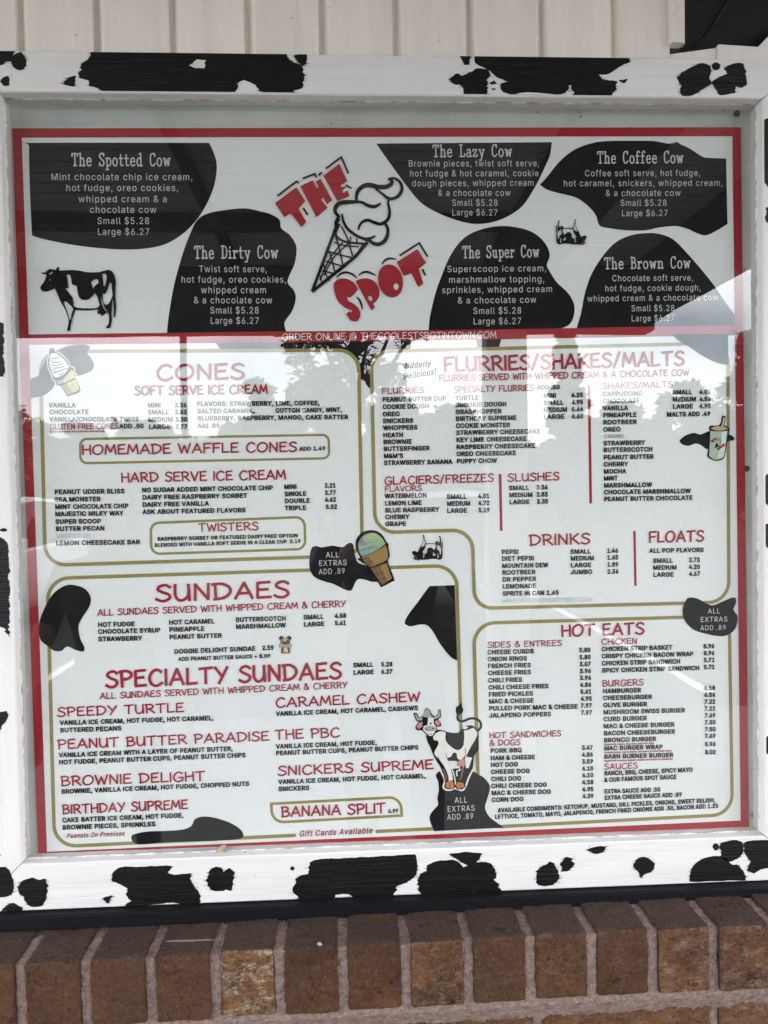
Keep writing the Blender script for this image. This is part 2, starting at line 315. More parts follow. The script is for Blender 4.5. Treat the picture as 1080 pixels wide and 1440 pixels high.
GL = {'A':[480,[16,0,201,509,276,509,463,0,395,0,287,302,264,372,232,478,245,478,213,371,191,302,85,0],[110,142,110,199,370,199,370,142]],'B':[456,[60,0,60,509,241,509,274,507,304,501,329,491,350,477,367,461,381,442,390,421,396,398,398,374,397,353,393,336,387,320,356,286,315,267,315,262,331,260,347,254,363,245,378,234,391,220,402,203,411,184,416,161,418,136,416,111,410,88,400,67,386,48,368,31,344,18,317,8,284,2,247,0],[125,57,245,57,281,60,309,67,330,80,344,96,353,115,355,137,354,153,350,169,342,184,333,197,320,209,306,218,289,225,269,229,248,231,125,231],[125,285,238,285,288,296,302,304,314,314,323,326,330,340,335,355,336,372,333,393,326,412,313,429,294,442,270,449,240,452,125,452]],'C':[510,[267,-7,225,-3,186,7,150,25,119,49,92,79,70,115,53,157,44,203,40,254,44,305,53,352,70,393,92,429,119,459,150,484,186,501,225,512,267,516,340,504,362,496,383,485,402,471,419,456,435,438,448,418,459,397,467,373,473,348,408,348,389,395,357,428,315,449,267,456,237,453,209,445,184,432,161,414,141,391,125,364,113,332,106,295,103,254,106,213,113,177,125,145,141,117,161,94,184,76,210,63,237,56,267,53,315,60,357,81,389,114,408,160,473,160,467,135,459,112,448,91,435,71,420,53,402,38,383,24,363,13,341,5,317,-2,293,-6]],'D':[502,[219,0,96,0,96,57,215,57,254,60,288,68,318,81,343,99,363,122,379,149,390,181,397,216,399,255,397,294,390,329,379,361,364,388,344,410,320,428,291,441,258,449,221,452,93,452,93,509,225,509,273,505,315,495,353,478,385,455,412,426,433,391,449,351,458,306,462,255,458,205,449,159,433,119,411,83,384,54,351,31,312,14,268,3],[125,509,125,0,60,0,60,509]],'E':[419,[60,0,60,509,372,509,372,452,125,452,125,286,355,286,355,229,125,229,125,57,375,57,375,0]],'F':[410,[60,0,60,509,369,509,369,452,125,452,125,278,346,278,346,221,125,221,125,0]],'G':[520,[269,-7,225,-3,185,7,149,25,118,49,91,79,69,116,53,157,43,203,40,254,43,305,53,352,69,393,91,429,117,459,149,484,184,501,223,512,265,516,291,514,316,510,340,504,363,494,384,483,403,469,421,453,436,436,449,416,460,395,468,373,474,349,408,349,387,393,356,427,315,448,265,456,236,453,209,445,183,432,160,414,141,392,125,364,113,332,106,295,103,254,106,213,113,177,125,145,141,117,161,95,184,76,210,63,238,56,269,53,296,55,322,61,345,71,365,85,382,102,396,123,407,147,413,173,415,202,434,199,283,199,283,256,478,256,478,200,475,160,466,124,451,91,431,62,406,38,377,19,344,5,308,-4]],'H':[517,[60,0,60,509,125,509,125,289,392,289,392,509,457,509,457,0,392,0,392,232,125,232,125,0]],'I':[300,[31,0,31,57,118,57,118,452,31,452,31,509,269,509,269,452,183,452,183,57,269,57,269,0]],'J':[396,[185,-7,143,-2,106,11,75,33,52,63,38,100,33,145,33,173,98,173,98,145,100,117,108,93,122,74,139,61,160,53,185,50,209,53,230,61,248,74,261,93,269,117,272,145,272,509,336,509,336,145,332,100,318,63,294,33,263,11,227,-2]],'K':[467,[104,145,104,216,139,261,174,303,212,344,364,509,448,509,231,276,228,276],[60,0,60,509,125,509,125,334,124,225,125,193,125,0],[372,0,188,259,228,309,449,0]],'L':[393,[60,0,60,509,125,509,125,57,361,57,361,0]],'M':[628,[60,0,60,509,152,509,277,187,287,159,299,123,311,84,322,49,307,49,318,83,330,121,342,158,352,187,476,509,568,509,568,0,504,0,504,291,504,327,505,369,506,413,507,457,513,457,498,409,482,363,467,322,456,291,342,0,286,0,170,291,159,321,145,361,129,408,112,457,119,457,120,416,121,372,122,328,122,291,122,0]],'N':[523,[60,0,60,509,136,509,343,183,363,151,388,107,414,55,405,54,401,108,399,157,399,195,399,509,463,509,463,0,387,0,202,290,177,331,148,381,108,452,119,454,122,384,124,328,125,291,125,0]],'O':[533,[267,-7,225,-3,186,7,150,25,119,49,92,79,70,115,53,157,44,203,40,254,44,305,53,352,70,393,92,429,119,459,150,484,186,501,225,512,267,516,309,512,348,501,384,484,415,459,442,429,464,393,480,352,490,305,493,254,490,203,480,157,464,115,442,79,415,49,384,25,348,7,309,-3],[267,53,296,55,324,63,349,76,372,94,392,116,408,144,420,176,428,213,430,254,428,295,420,332,408,365,392,392,372,415,349,433,324,446,296,453,267,456,237,453,210,445,184,433,161,415,142,392,125,364,113,332,106,295,103,254,106,213,113,176,125,144,142,117,161,94,184,76,210,63,237,55]],'P':[445,[60,0,60,509,235,509,272,506,305,499,332,487,356,471,375,452,390,430,400,404,407,377,409,348,407,318,400,291,390,265,375,243,356,223,332,207,305,195,272,188,235,186,109,186,109,242,233,242,257,244,279,248,297,256,312,266,324,279,333,294,339,310,343,328,344,348,343,367,339,385,333,402,324,416,312,428,297,439,279,446,257,451,232,452,125,452,125,0]],'Q':[533,[245,159,313,159,369,85,384,65,468,-48,401,-48,346,27,331,46],[267,-7,225,-3,186,7,150,25,119,49,92,79,70,115,53,157,44,203,40,254,44,305,53,352,70,393,92,429,119,459,150,484,186,501,225,512,267,516,309,512,348,501,384,484,415,459,442,429,464,393,480,352,490,305,493,254,490,203,480,157,464,115,442,79,415,49,384,25,348,7,309,-3],[267,53,296,55,324,63,349,76,372,94,392,116,408,144,420,176,428,213,430,254,428,295,420,332,408,365,392,392,372,415,349,433,324,446,296,453,267,456,237,453,210,445,184,433,161,415,142,392,125,364,113,332,106,295,103,254,106,213,113,176,125,144,142,117,161,94,184,76,210,63,237,55]],'R':[449,[60,0,60,509,236,509,273,506,305,500,333,489,356,473,376,455,390,433,401,408,407,381,409,352,407,323,401,296,390,271,376,250,356,232,333,217,305,206,273,200,236,198,96,198,96,255,234,255,258,256,280,260,298,267,313,276,325,287,334,300,340,316,344,333,345,352,344,371,340,389,334,405,325,419,313,430,298,440,279,446,258,451,233,452,125,452,125,0],[353,0,230,229,303,229,428,0]],'S':[447,[224,-9,188,-7,156,-1,128,9,102,23,81,40,64,60,51,83,42,109,38,137,104,137,108,118,114,102,123,88,136,76,150,66,166,59,224,49,246,50,267,54,286,60,303,69,317,79,329,92,338,106,344,122,346,139,344,154,340,168,332,179,296,205,245,222,184,239,145,253,112,269,86,289,67,313,56,341,52,372,54,400,62,425,75,448,92,468,113,484,138,498,165,508,195,514,227,516,259,514,289,508,316,498,340,484,360,468,377,449,390,427,398,403,401,378,337,378,332,402,320,421,302,437,280,449,254,456,225,459,204,457,185,454,167,448,152,440,139,430,129,418,121,405,117,391,115,376,117,359,122,345,131,334,169,308,212,293,264,279,312,264,359,238,395,198,402,180,407,161,408,139,406,112,399,87,386,64,370,43,349,25,323,11,294,0,261,-7]],'T':[449,[32,452,32,509,417,509,417,452,257,452,257,0,193,0,193,452]],'U':[517,[259,-8,220,-6,186,2,154,15,126,33,103,55,85,80,71,108,63,140,60,173,60,509,124,509,124,178,126,155,132,133,141,113,153,95,169,80,187,68,208,59,232,53,259,52,285,53,309,59,331,68,349,80,364,95,377,113,385,133,391,155,393,178,393,509,457,509,457,173,454,140,446,108,433,80,414,55,391,33,363,15,332,2,297,-6]],'V':[480,[204,0,16,509,84,509,192,206,215,137,248,31,235,31,267,138,290,206,395,509,463,509,278,0]],'W':[686,[155,0,16,509,82,509,163,196,175,145,187,94,197,40,189,40,200,94,211,145,224,196,306,509,380,509,462,196,474,145,486,94,497,40,488,40,499,94,510,145,523,196,603,509,670,509,530,0,455,0,368,323,351,391,336,475,350,475,335,395,318,323,230,0]],'X':[474,[18,0,217,284,217,236,29,509,104,509,178,400,204,361,223,329,243,292,232,292,252,329,272,361,298,400,374,509,446,509,259,239,259,287,456,0,382,0,292,129,268,165,250,195,230,231,244,231,225,196,206,166,182,129,91,0]],'Y':[472,[203,0,203,208,16,509,91,509,192,344,222,292,250,230,224,230,251,293,280,344,381,509,455,509,268,208,268,0]],'Z':[438,[42,0,42,46,273,385,306,431,341,476,348,454,285,452,223,452,40,452,40,509,397,509,397,462,169,129,134,81,97,33,90,54,152,57,214,57,399,57,399,0]],'a':[389,[160,-9,137,-7,115,-3,94,5,76,15,60,29,48,45,38,63,32,84,30,108,32,128,36,146,43,161,53,174,64,184,78,193,125,211,178,220,234,227,265,235,271,240,274,246,276,255,276,257,267,297,240,322,196,331,149,322,118,301,100,274,41,291,51,313,64,331,79,346,95,358,114,368,133,375,194,384,239,379,286,360,300,350,312,336,322,320,330,301,335,278,337,251,337,0,277,0,277,52,272,52,252,25,215,1],[170,45,192,47,211,51,228,59,242,68,254,80,263,93,270,108,274,122,276,138,276,190,259,182,231,176,200,171,175,168,134,159,103,139,97,130,93,118,92,105,102,72,130,52]],'b':[424,[229,-8,208,-7,189,-3,172,4,138,31,118,59,112,59,112,0,53,0,53,509,114,509,114,319,118,319,137,346,171,373,188,379,207,383,229,384,259,382,287,374,313,361,335,342,354,320,370,293,381,261,388,227,390,189,388,151,381,116,370,84,355,57,336,34,313,16,288,3,260,-6],[220,47,242,49,262,55,279,66,294,80,306,97,316,117,323,139,327,163,328,189,327,215,323,239,316,261,307,281,295,298,280,311,262,322,243,328,220,330,198,328,178,322,161,312,147,299,134,282,125,263,118,241,114,216,113,189,114,162,118,138,125,115,135,95,147,78,162,65,179,55,198,49]],'c':[396,[207,-8,174,-5,144,3,117,16,93,35,72,58,56,85,44,116,37,150,34,187,37,225,44,260,56,291,72,318,93,341,117,360,144,374,174,382,207,384,260,377,305,356,340,322,362,277,303,262,290,289,270,311,242,325,207,330,184,328,163,321,145,310,130,296,118,278,108,258,102,236,98,212,96,187,98,163,102,139,108,117,118,97,130,80,145,66,163,55,184,49,207,46,243,52,271,66,292,89,304,117,363,102,341,56,306,21,261,-1]],'d':[424,[195,-8,165,-6,137,3,111,16,89,34,70,57,55,84,43,116,36,151,34,189,36,227,43,261,55,293,70,320,89,342,112,361,137,374,165,382,196,384,218,383,237,379,253,373,287,346,306,319,311,319,311,509,372,509,372,0,313,0,313,59,307,59,287,31,252,4,236,-3,217,-7],[205,47,226,49,246,55,263,65,278,78,290,95,299,115,306,138,310,162,312,189,310,216,306,241,300,263,290,282,278,299,263,312,246,322,227,328,205,330,182,328,162,322,145,311,130,298,118,281,108,261,102,239,98,215,96,189,98,163,102,139,109,117,118,97,130,80,145,66,162,55,182,49]],'e':[404,[212,-8,177,-5,145,3,117,16,92,35,72,58,56,85,44,116,37,150,34,187,36,224,44,258,55,290,71,317,91,340,115,359,142,373,172,382,205,384,266,374,285,366,303,355,319,341,334,324,347,305,357,282,365,256,370,227,371,194,371,169,75,169,75,221,338,221,310,202,308,226,304,248,298,269,288,286,277,301,263,314,246,323,227,328,205,330,183,328,164,323,146,313,131,301,119,286,109,270,102,251,97,231,96,211,96,178,98,151,102,127,110,106,121,88,135,73,151,61,169,53,190,48,212,46,254,53,285,73,306,105,365,91,358,72,348,55,335,39,320,26,302,14,283,4,261,-3,237,-7]],'f':[254,[228,379,228,327,6,327,6,379],[81,0,81,432,82,452,87,470,96,486,107,499,120,510,135,519,187,530,222,527,243,521,227,468,215,472,195,474,178,472,164,468,154,460,147,449,143,435,142,419,142,0]],'g':[425,[207,-151,180,-149,156,-146,134,-140,82,-110,51,-69,101,-41,122,-66,154,-88,207,-97,236,-95,261,-87,282,-75,298,-58,308,-34,311,-6,311,68,306,68,287,41,252,16,236,10,217,6,195,5,165,7,138,14,113,27,90,43,71,65,55,90,43,120,36,154,34,191,36,229,43,263,55,293,71,320,90,342,112,361,138,374,166,382,196,384,218,383,237,379,253,373,288,346,308,319,313,319,313,379,372,379,372,-9,370,-40,363,-67,350,-90,334,-109,314,-124,291,-136,265,-144,237,-149],[205,59,227,61,246,66,264,75,278,87,290,103,300,121,307,142,311,166,312,193,311,219,307,242,300,264,291,283,279,299,264,312,247,322,227,328,205,330,182,328,163,322,145,312,130,298,118,282,109,262,102,241,98,218,96,193,98,167,102,144,109,123,118,104,131,88,145,76,163,66,183,61]],'h':[410,[114,227,114,0,53,0,53,509,114,509,114,287,102,287,116,319,132,344,152,362,175,374,200,382,227,384,252,383,275,377,295,369,313,356,328,340,341,321,350,298,355,271,357,240,357,0,296,0,296,235,293,263,286,286,273,304,256,318,235,326,210,329,192,328,176,324,161,317,147,308,136,297,126,283,119,266,115,248]],'i':[167,[53,0,53,379,114,379,114,0],[84,443,73,444,63,448,54,455,47,463,43,472,41,483,43,494,47,504,54,512,63,518,73,522,84,524,95,522,105,518,114,512,121,504,125,494,126,483,125,472,121,463,114,455,105,448,95,444]],'j':[167,[53,379,114,379,114,-30,112,-52,108,-72,102,-90,92,-106,80,-119,65,-129,47,-137,27,-141,4,-143,-10,-143,-10,-87,2,-87,18,-85,31,-80,40,-72,47,-61,51,-46,53,-29],[83,443,72,444,62,448,53,455,47,463,42,472,41,483,42,494,47,504,53,512,62,518,72,522,83,524,95,522,105,518,114,512,120,504,125,494,126,483,125,472,120,463,114,455,105,448,95,444]],'k':[381,[110,137,110,212,121,212,284,379,360,379,184,199,177,199],[53,0,53,509,114,509,114,0],[294,0,148,186,191,229,372,0]],'l':[189,[139,-2,112,0,91,8,74,20,62,37,55,59,53,84,53,509,114,509,114,99,120,62,126,57,135,53,146,52,160,53,170,54,181,3,162,-1]],'m':[610,[53,0,53,379,112,379,112,295,108,295,114,314,122,331,132,346,172,376,219,386,245,383,268,375,287,361,303,342,314,320,321,295,312,295,318,312,326,329,337,343,381,375,437,386,458,385,478,380,497,372,514,361,529,346,541,328,550,307,555,283,557,255,557,0,496,0,496,254,493,279,485,298,473,313,456,323,438,329,419,330,402,329,387,326,374,320,345,290,335,247,335,0,274,0,274,260,272,280,265,297,253,311,238,322,220,328,199,330,158,320,145,312,135,302,126,289,119,274,115,257,114,238,114,0]],'n':[410,[114,227,114,0,53,0,53,379,112,379,112,287,102,287,116,319,132,344,152,362,175,374,200,382,227,384,252,383,275,377,295,369,313,356,328,340,341,321,350,298,355,271,357,240,357,0,296,0,296,235,293,263,286,286,273,304,256,318,235,326,210,329,192,328,176,324,161,317,147,308,136,297,126,283,119,266,115,248]],'o':[415,[207,-8,174,-5,144,3,117,16,93,35,72,58,56,85,44,116,37,150,34,187,37,225,44,260,56,291,72,318,93,341,117,360,144,374,174,382,207,384,241,382,271,374,299,360,323,341,343,318,359,291,371,260,379,225,381,187,379,150,371,116,359,85,343,58,323,35,299,16,271,3,241,-5],[207,46,231,49,252,55,270,66,285,80,298,97,307,117,314,139,318,163,319,187,318,212,314,236,307,258,298,278,285,296,270,310,252,321,231,328,207,330,184,328,163,321,145,310,130,296,118,278,108,258,102,236,98,212,96,187,98,163,102,139,108,117,118,97,130,80,145,66,163,55,184,49]],'p':[424,[53,-143,53,379,112,379,112,319,118,319,137,346,171,373,188,379,207,383,229,384,259,382,287,374,313,361,335,342,354,320,370,293,381,261,388,227,390,189,388,151,381,116,370,84,355,57,336,34,313,16,288,3,260,-6,229,-8,208,-7,189,-3,173,4,138,31,118,59,114,59,114,-143],[220,47,242,49,262,55,279,66,294,80,306,97,316,117,323,139,327,163,328,189,327,215,323,239,316,261,307,281,295,298,280,311,262,322,243,328,220,330,198,328,178,322,161,312,147,299,134,282,125,263,118,241,114,216,113,189,114,162,118,138,125,115,135,95,147,78,162,65,179,55,198,49]],'q':[424,[372,-143,311,-143,311,59,306,59,287,31,252,4,236,-3,217,-7,195,-8,165,-6,137,3,111,16,89,34,70,57,55,84,43,116,36,151,34,189,36,227,43,261,55,293,70,320,89,342,112,361,137,374,165,382,196,384,218,383,237,379,253,373,287,346,307,319,313,319,313,379,372,379],[205,47,226,49,246,55,263,65,278,78,290,95,299,115,306,138,310,162,312,189,310,216,306,241,300,263,290,282,278,299,263,312,246,322,227,328,205,330,182,328,162,322,145,311,130,298,118,281,108,261,102,239,98,215,96,189,98,163,102,139,109,117,118,97,130,80,145,66,162,55,182,49]],'r':[259,[53,0,53,379,112,379,112,321,115,321,124,339,137,354,152,367,171,377,191,383,213,385,229,384,243,384,243,322,230,324,207,326,190,324,174,321,159,315,146,306,135,296,126,284,119,269,115,254,114,237,114,0]],'s':[365,[182,-8,157,-7,133,-3,112,3,93,12,76,24,62,38,50,54,41,73,36,94,94,107,101,87,111,72,124,60,141,52,160,47,181,45,206,47,227,53,244,62,258,74,265,88,268,103,266,115,262,126,254,136,243,144,229,150,212,155,149,170,118,180,92,192,72,208,58,227,50,249,47,274,49,295,55,314,65,332,79,347,95,360,115,370,137,378,161,383,187,384,212,383,234,379,254,372,271,363,286,352,299,339,324,290,268,277,262,291,254,304,243,316,228,325,210,331,187,333,166,331,147,326,131,317,119,305,111,292,109,277,110,264,115,253,124,243,172,223,229,209,261,200,287,187,306,171,320,153,328,131,331,107,329,85,323,65,312,47,298,31,281,18,260,6,236,-2,210,-7]],'t':[227,[204,379,204,327,6,327,6,379],[65,471,126,471,126,98,127,83,130,70,136,61,144,55,156,51,170,50,185,51,202,54,213,2,192,-3,168,-4,138,-1,113,7,92,21,77,41,68,64,65,93]],'u':[410,[182,-5,158,-3,135,2,115,11,97,23,82,39,69,59,60,82,54,109,53,139,53,379,114,379,114,144,116,117,124,94,137,75,154,61,175,53,200,50,218,51,234,55,249,62,263,71,274,83,283,97,290,113,295,132,296,153,296,379,357,379,357,0,298,0,298,92,307,92,294,60,277,35,257,17,234,5,209,-3]],'v':[389,[163,0,17,379,84,379,165,155,187,87,206,21,184,21,203,87,224,155,305,379,371,379,226,0]],'w':[567,[138,0,23,379,87,379,133,214,154,137,175,41,165,41,186,135,206,214,252,379,316,379,362,214,382,136,402,41,391,41,413,135,434,214,480,379,545,379,429,0,368,0,319,172,305,225,291,280,277,338,291,338,277,280,263,225,248,172,199,0]],'x':[379,[21,0,171,218,171,171,29,379,100,379,147,306,179,253,207,206,175,206,202,253,233,306,282,379,352,379,209,169,209,214,358,0,287,0,231,85,200,136,173,182,205,182,178,136,148,85,91,0]],'y':[389,[47,-139,61,-86,71,-87,104,-89,130,-74,151,-36,163,-1,17,379,84,379,165,155,187,87,206,21,184,21,202,87,224,155,305,379,371,379,204,-58,177,-107,139,-136,91,-145,65,-143]],'z':[380,[42,0,42,46,254,320,254,323,48,323,48,379,333,379,333,331,126,60,126,56,339,56,339,0]],'0':[453,[227,-7,191,-3,158,7,130,24,105,48,85,77,69,113,57,155,50,202,48,254,50,306,57,353,69,395,85,431,106,461,130,484,159,502,191,512,227,516,262,512,295,502,323,484,348,461,368,431,384,395,396,353,403,306,405,254,403,202,396,155,384,113,368,77,348,48,323,24,295,7,263,-3],[227,50,250,52,271,60,290,74,306,92,320,116,330,144,338,176,342,213,344,254,342,295,338,332,330,365,320,393,306,416,290,435,271,449,250,457,227,460,203,457,182,449,163,435,147,416,134,393,123,365,115,332,111,295,109,254,111,213,115,176,123,144,134,116,147,92,163,74,182,60,203,52]],'1':[453,[76,0,76,55,391,55,391,0],[276,509,276,0,212,0,212,448,209,448,86,358,86,427,198,509]],'2':[453,[64,0,64,47,234,229,282,282,311,327,320,371,319,389,315,405,308,419,298,431,287,441,273,449,224,460,205,458,188,454,172,447,159,438,148,427,139,413,132,398,128,381,127,362,66,362,68,391,75,418,86,442,102,464,121,482,143,496,168,507,196,513,225,516,254,513,281,507,306,497,328,482,346,465,361,445,372,423,379,398,381,372,371,318,336,259,267,180,153,60,153,57,389,57,389,0]],'3':[453,[218,-7,188,-5,159,1,133,10,108,22,88,38,70,57,57,79,48,104,44,132,109,132,112,115,118,100,126,87,137,76,150,66,165,59,219,50,275,61,291,69,304,80,315,93,323,108,328,125,329,145,328,163,323,180,316,196,306,211,292,223,275,234,254,241,229,246,201,248,157,248,157,299,288,448,288,452,70,452,70,509,372,509,372,461,211,278,211,289,247,290,279,286,308,276,333,262,354,244,371,222,383,198,391,173,393,145,390,116,383,90,370,66,354,45,333,27,309,12,281,2,251,-5]],'4':[453,[40,105,40,158,247,509,311,509,109,166,109,163,413,163,413,105],[282,0,282,121,282,146,282,318,343,318,343,0]],'5':[453,[221,-7,192,-5,165,1,140,11,118,25,99,41,83,60,71,82,63,105,60,130,122,130,125,115,130,102,138,89,173,60,221,50,241,51,259,56,276,64,291,75,304,89,314,104,322,122,326,141,328,162,326,183,321,203,314,221,303,237,290,251,275,262,257,270,238,275,218,277,167,268,128,246,67,253,96,509,366,509,366,452,151,452,134,301,136,301,178,325,229,334,252,332,274,328,294,321,313,311,330,299,345,285,358,269,370,251,379,231,386,210,390,187,391,163,388,132,381,102,369,76,352,52,332,32,309,15,282,3,253,-4]],'6':[453,[226,-7,196,-4,168,3,142,15,119,31,100,51,84,74,73,101,66,130,64,162,65,187,71,212,80,239,137,340,252,509,322,509,151,261,145,261,165,288,196,307,235,314,265,312,291,305,316,295,337,280,355,262,370,240,380,215,387,187,389,157,387,127,379,98,368,73,352,50,333,30,310,14,284,3,257,-4],[226,48,245,50,263,55,279,63,293,73,304,86,314,101,322,119,326,137,327,157,326,178,322,196,314,213,304,228,293,241,279,251,263,259,245,264,226,265,207,264,190,259,174,252,160,241,148,229,138,214,131,197,126,179,125,158,126,138,131,119,138,102,148,86,160,73,174,63,190,55,207,50]],'7':[453,[97,0,323,448,323,452,62,452,62,509,391,509,391,449,165,0]],'8':[453,[226,-7,193,-5,163,1,136,11,111,25,91,42,74,62,62,84,54,109,52,135,53,156,58,176,65,195,75,212,87,228,101,241,117,252,134,260,153,265,153,267,129,276,109,289,93,308,80,330,73,354,70,380,73,405,79,429,90,450,106,469,124,485,146,498,170,508,197,514,226,516,255,514,282,508,306,498,328,485,346,469,361,450,373,429,379,405,382,380,379,354,372,330,359,308,343,289,323,276,300,267,300,265,319,260,335,252,351,241,365,228,377,212,387,195,395,176,399,156,401,135,398,109,391,84,378,62,362,42,341,25,317,11,289,1,259,-5],[226,49,248,50,267,54,285,60,300,69,313,79,323,91,331,106,335,121,337,139,335,157,330,173,322,189,312,202,298,213,283,223,265,230,247,234,226,235,206,234,187,230,169,223,154,213,140,202,130,189,122,173,117,157,115,139,117,121,121,106,129,91,139,79,152,69,167,60,185,54,205,50],[226,290,274,300,287,308,298,318,307,330,314,344,318,359,319,376,318,392,314,407,308,420,299,432,288,442,275,449,226,460,177,449,164,442,153,432,145,420,138,407,134,392,133,376,134,359,138,344,145,330,154,318,165,308,178,300]],'9':[453,[226,516,256,513,285,506,310,494,333,478,352,458,368,434,380,408,387,378,389,347,387,322,382,296,373,270,315,168,200,0,130,0,301,248,307,248,287,221,257,202,218,195,188,197,161,203,137,214,116,229,98,247,83,269,72,294,66,321,64,352,66,382,73,411,85,436,101,459,120,479,143,494,168,506,196,513],[226,460,207,459,190,454,174,446,160,435,148,423,138,407,131,390,127,372,125,352,127,331,131,313,138,295,148,280,160,268,174,257,190,250,207,245,226,243,245,245,263,249,279,257,293,267,305,280,314,295,322,312,326,330,327,350,326,371,322,390,314,407,305,422,293,435,279,446,263,454,245,459]],'&':[448,[197,-7,165,-5,136,1,110,12,88,26,69,42,54,62,43,84,36,108,34,133,36,154,40,173,47,189,85,235,140,279,216,335,237,352,255,375,262,405,260,420,255,434,245,445,233,454,219,459,201,461,168,453,145,431,137,399,145,363,169,327,204,284,438,0,364,0,171,231,121,293,87,344,81,361,77,379,75,398,77,420,82,440,91,458,102,474,117,488,134,499,154,507,176,512,200,513,224,512,246,507,266,499,283,488,297,475,308,459,317,442,322,424,324,404,315,362,291,325,256,293,154,217,110,174,103,161,98,146,97,131,98,115,102,101,109,87,118,76,130,66,143,57,158,51,175,48,193,46,213,48,232,52,251,59,301,95,315,112,327,131,336,151,343,174,348,198,349,224,408,224,406,194,403,167,397,144,371,92,345,62,333,47,315,30,294,17,271,7,246,-1,221,-5]],'$':[447,[202,-74,202,583,244,583,244,-74],[224,-9,188,-7,156,-1,128,9,102,23,81,40,64,60,51,83,42,109,38,137,104,137,108,118,114,102,123,88,136,76,150,66,166,59,224,49,246,50,267,54,286,60,303,69,317,79,329,92,338,106,344,122,346,139,344,154,340,168,332,179,296,205,245,222,184,239,145,253,112,269,86,289,67,313,56,341,52,372,54,400,62,425,75,448,92,468,113,484,138,498,165,508,195,514,227,516,259,514,289,508,316,498,340,484,360,468,377,449,390,427,398,403,401,378,337,378,332,402,320,421,302,437,280,449,254,456,225,459,204,457,185,454,167,448,152,440,139,430,129,418,121,405,117,391,115,376,117,359,122,345,131,334,169,308,212,293,264,279,312,264,359,238,395,198,402,180,407,161,408,139,406,112,399,87,386,64,370,43,349,25,323,11,294,0,261,-7]],'.':[188,[95,-4,83,-3,73,1,63,9,55,18,51,29,50,41,51,53,55,64,63,73,73,81,83,85,95,87,107,85,118,81,128,73,135,64,140,53,141,41,140,29,135,18,128,9,118,1,107,-3]],',':[188,[38,-119,68,71,137,71,84,-119]],':':[188,[95,-4,83,-3,73,1,63,9,55,18,51,29,50,41,51,53,55,64,63,73,73,81,83,85,95,87,107,85,118,81,128,73,135,64,140,53,141,41,140,29,135,18,128,9,118,1,107,-3],[95,271,83,272,73,277,63,284,55,294,51,304,50,316,51,328,55,339,63,349,73,356,83,360,95,362,107,360,118,356,128,349,135,339,140,328,141,316,140,304,135,294,128,284,118,277,107,272]],'/':[249,[235,533,71,-76,14,-76,178,533]],"'":[206,[78,318,70,509,136,509,128,318]],'+':[453,[198,34,198,364,255,364,255,34],[61,172,61,226,391,226,391,172]],'!':[196,[67,160,63,509,132,509,128,160],[98,-4,86,-3,75,1,66,9,58,18,54,29,52,41,54,53,58,64,66,73,75,80,86,85,98,86,110,85,121,80,130,73,138,64,142,53,143,41,142,29,138,18,130,9,121,1,110,-3]],' ':[188]}

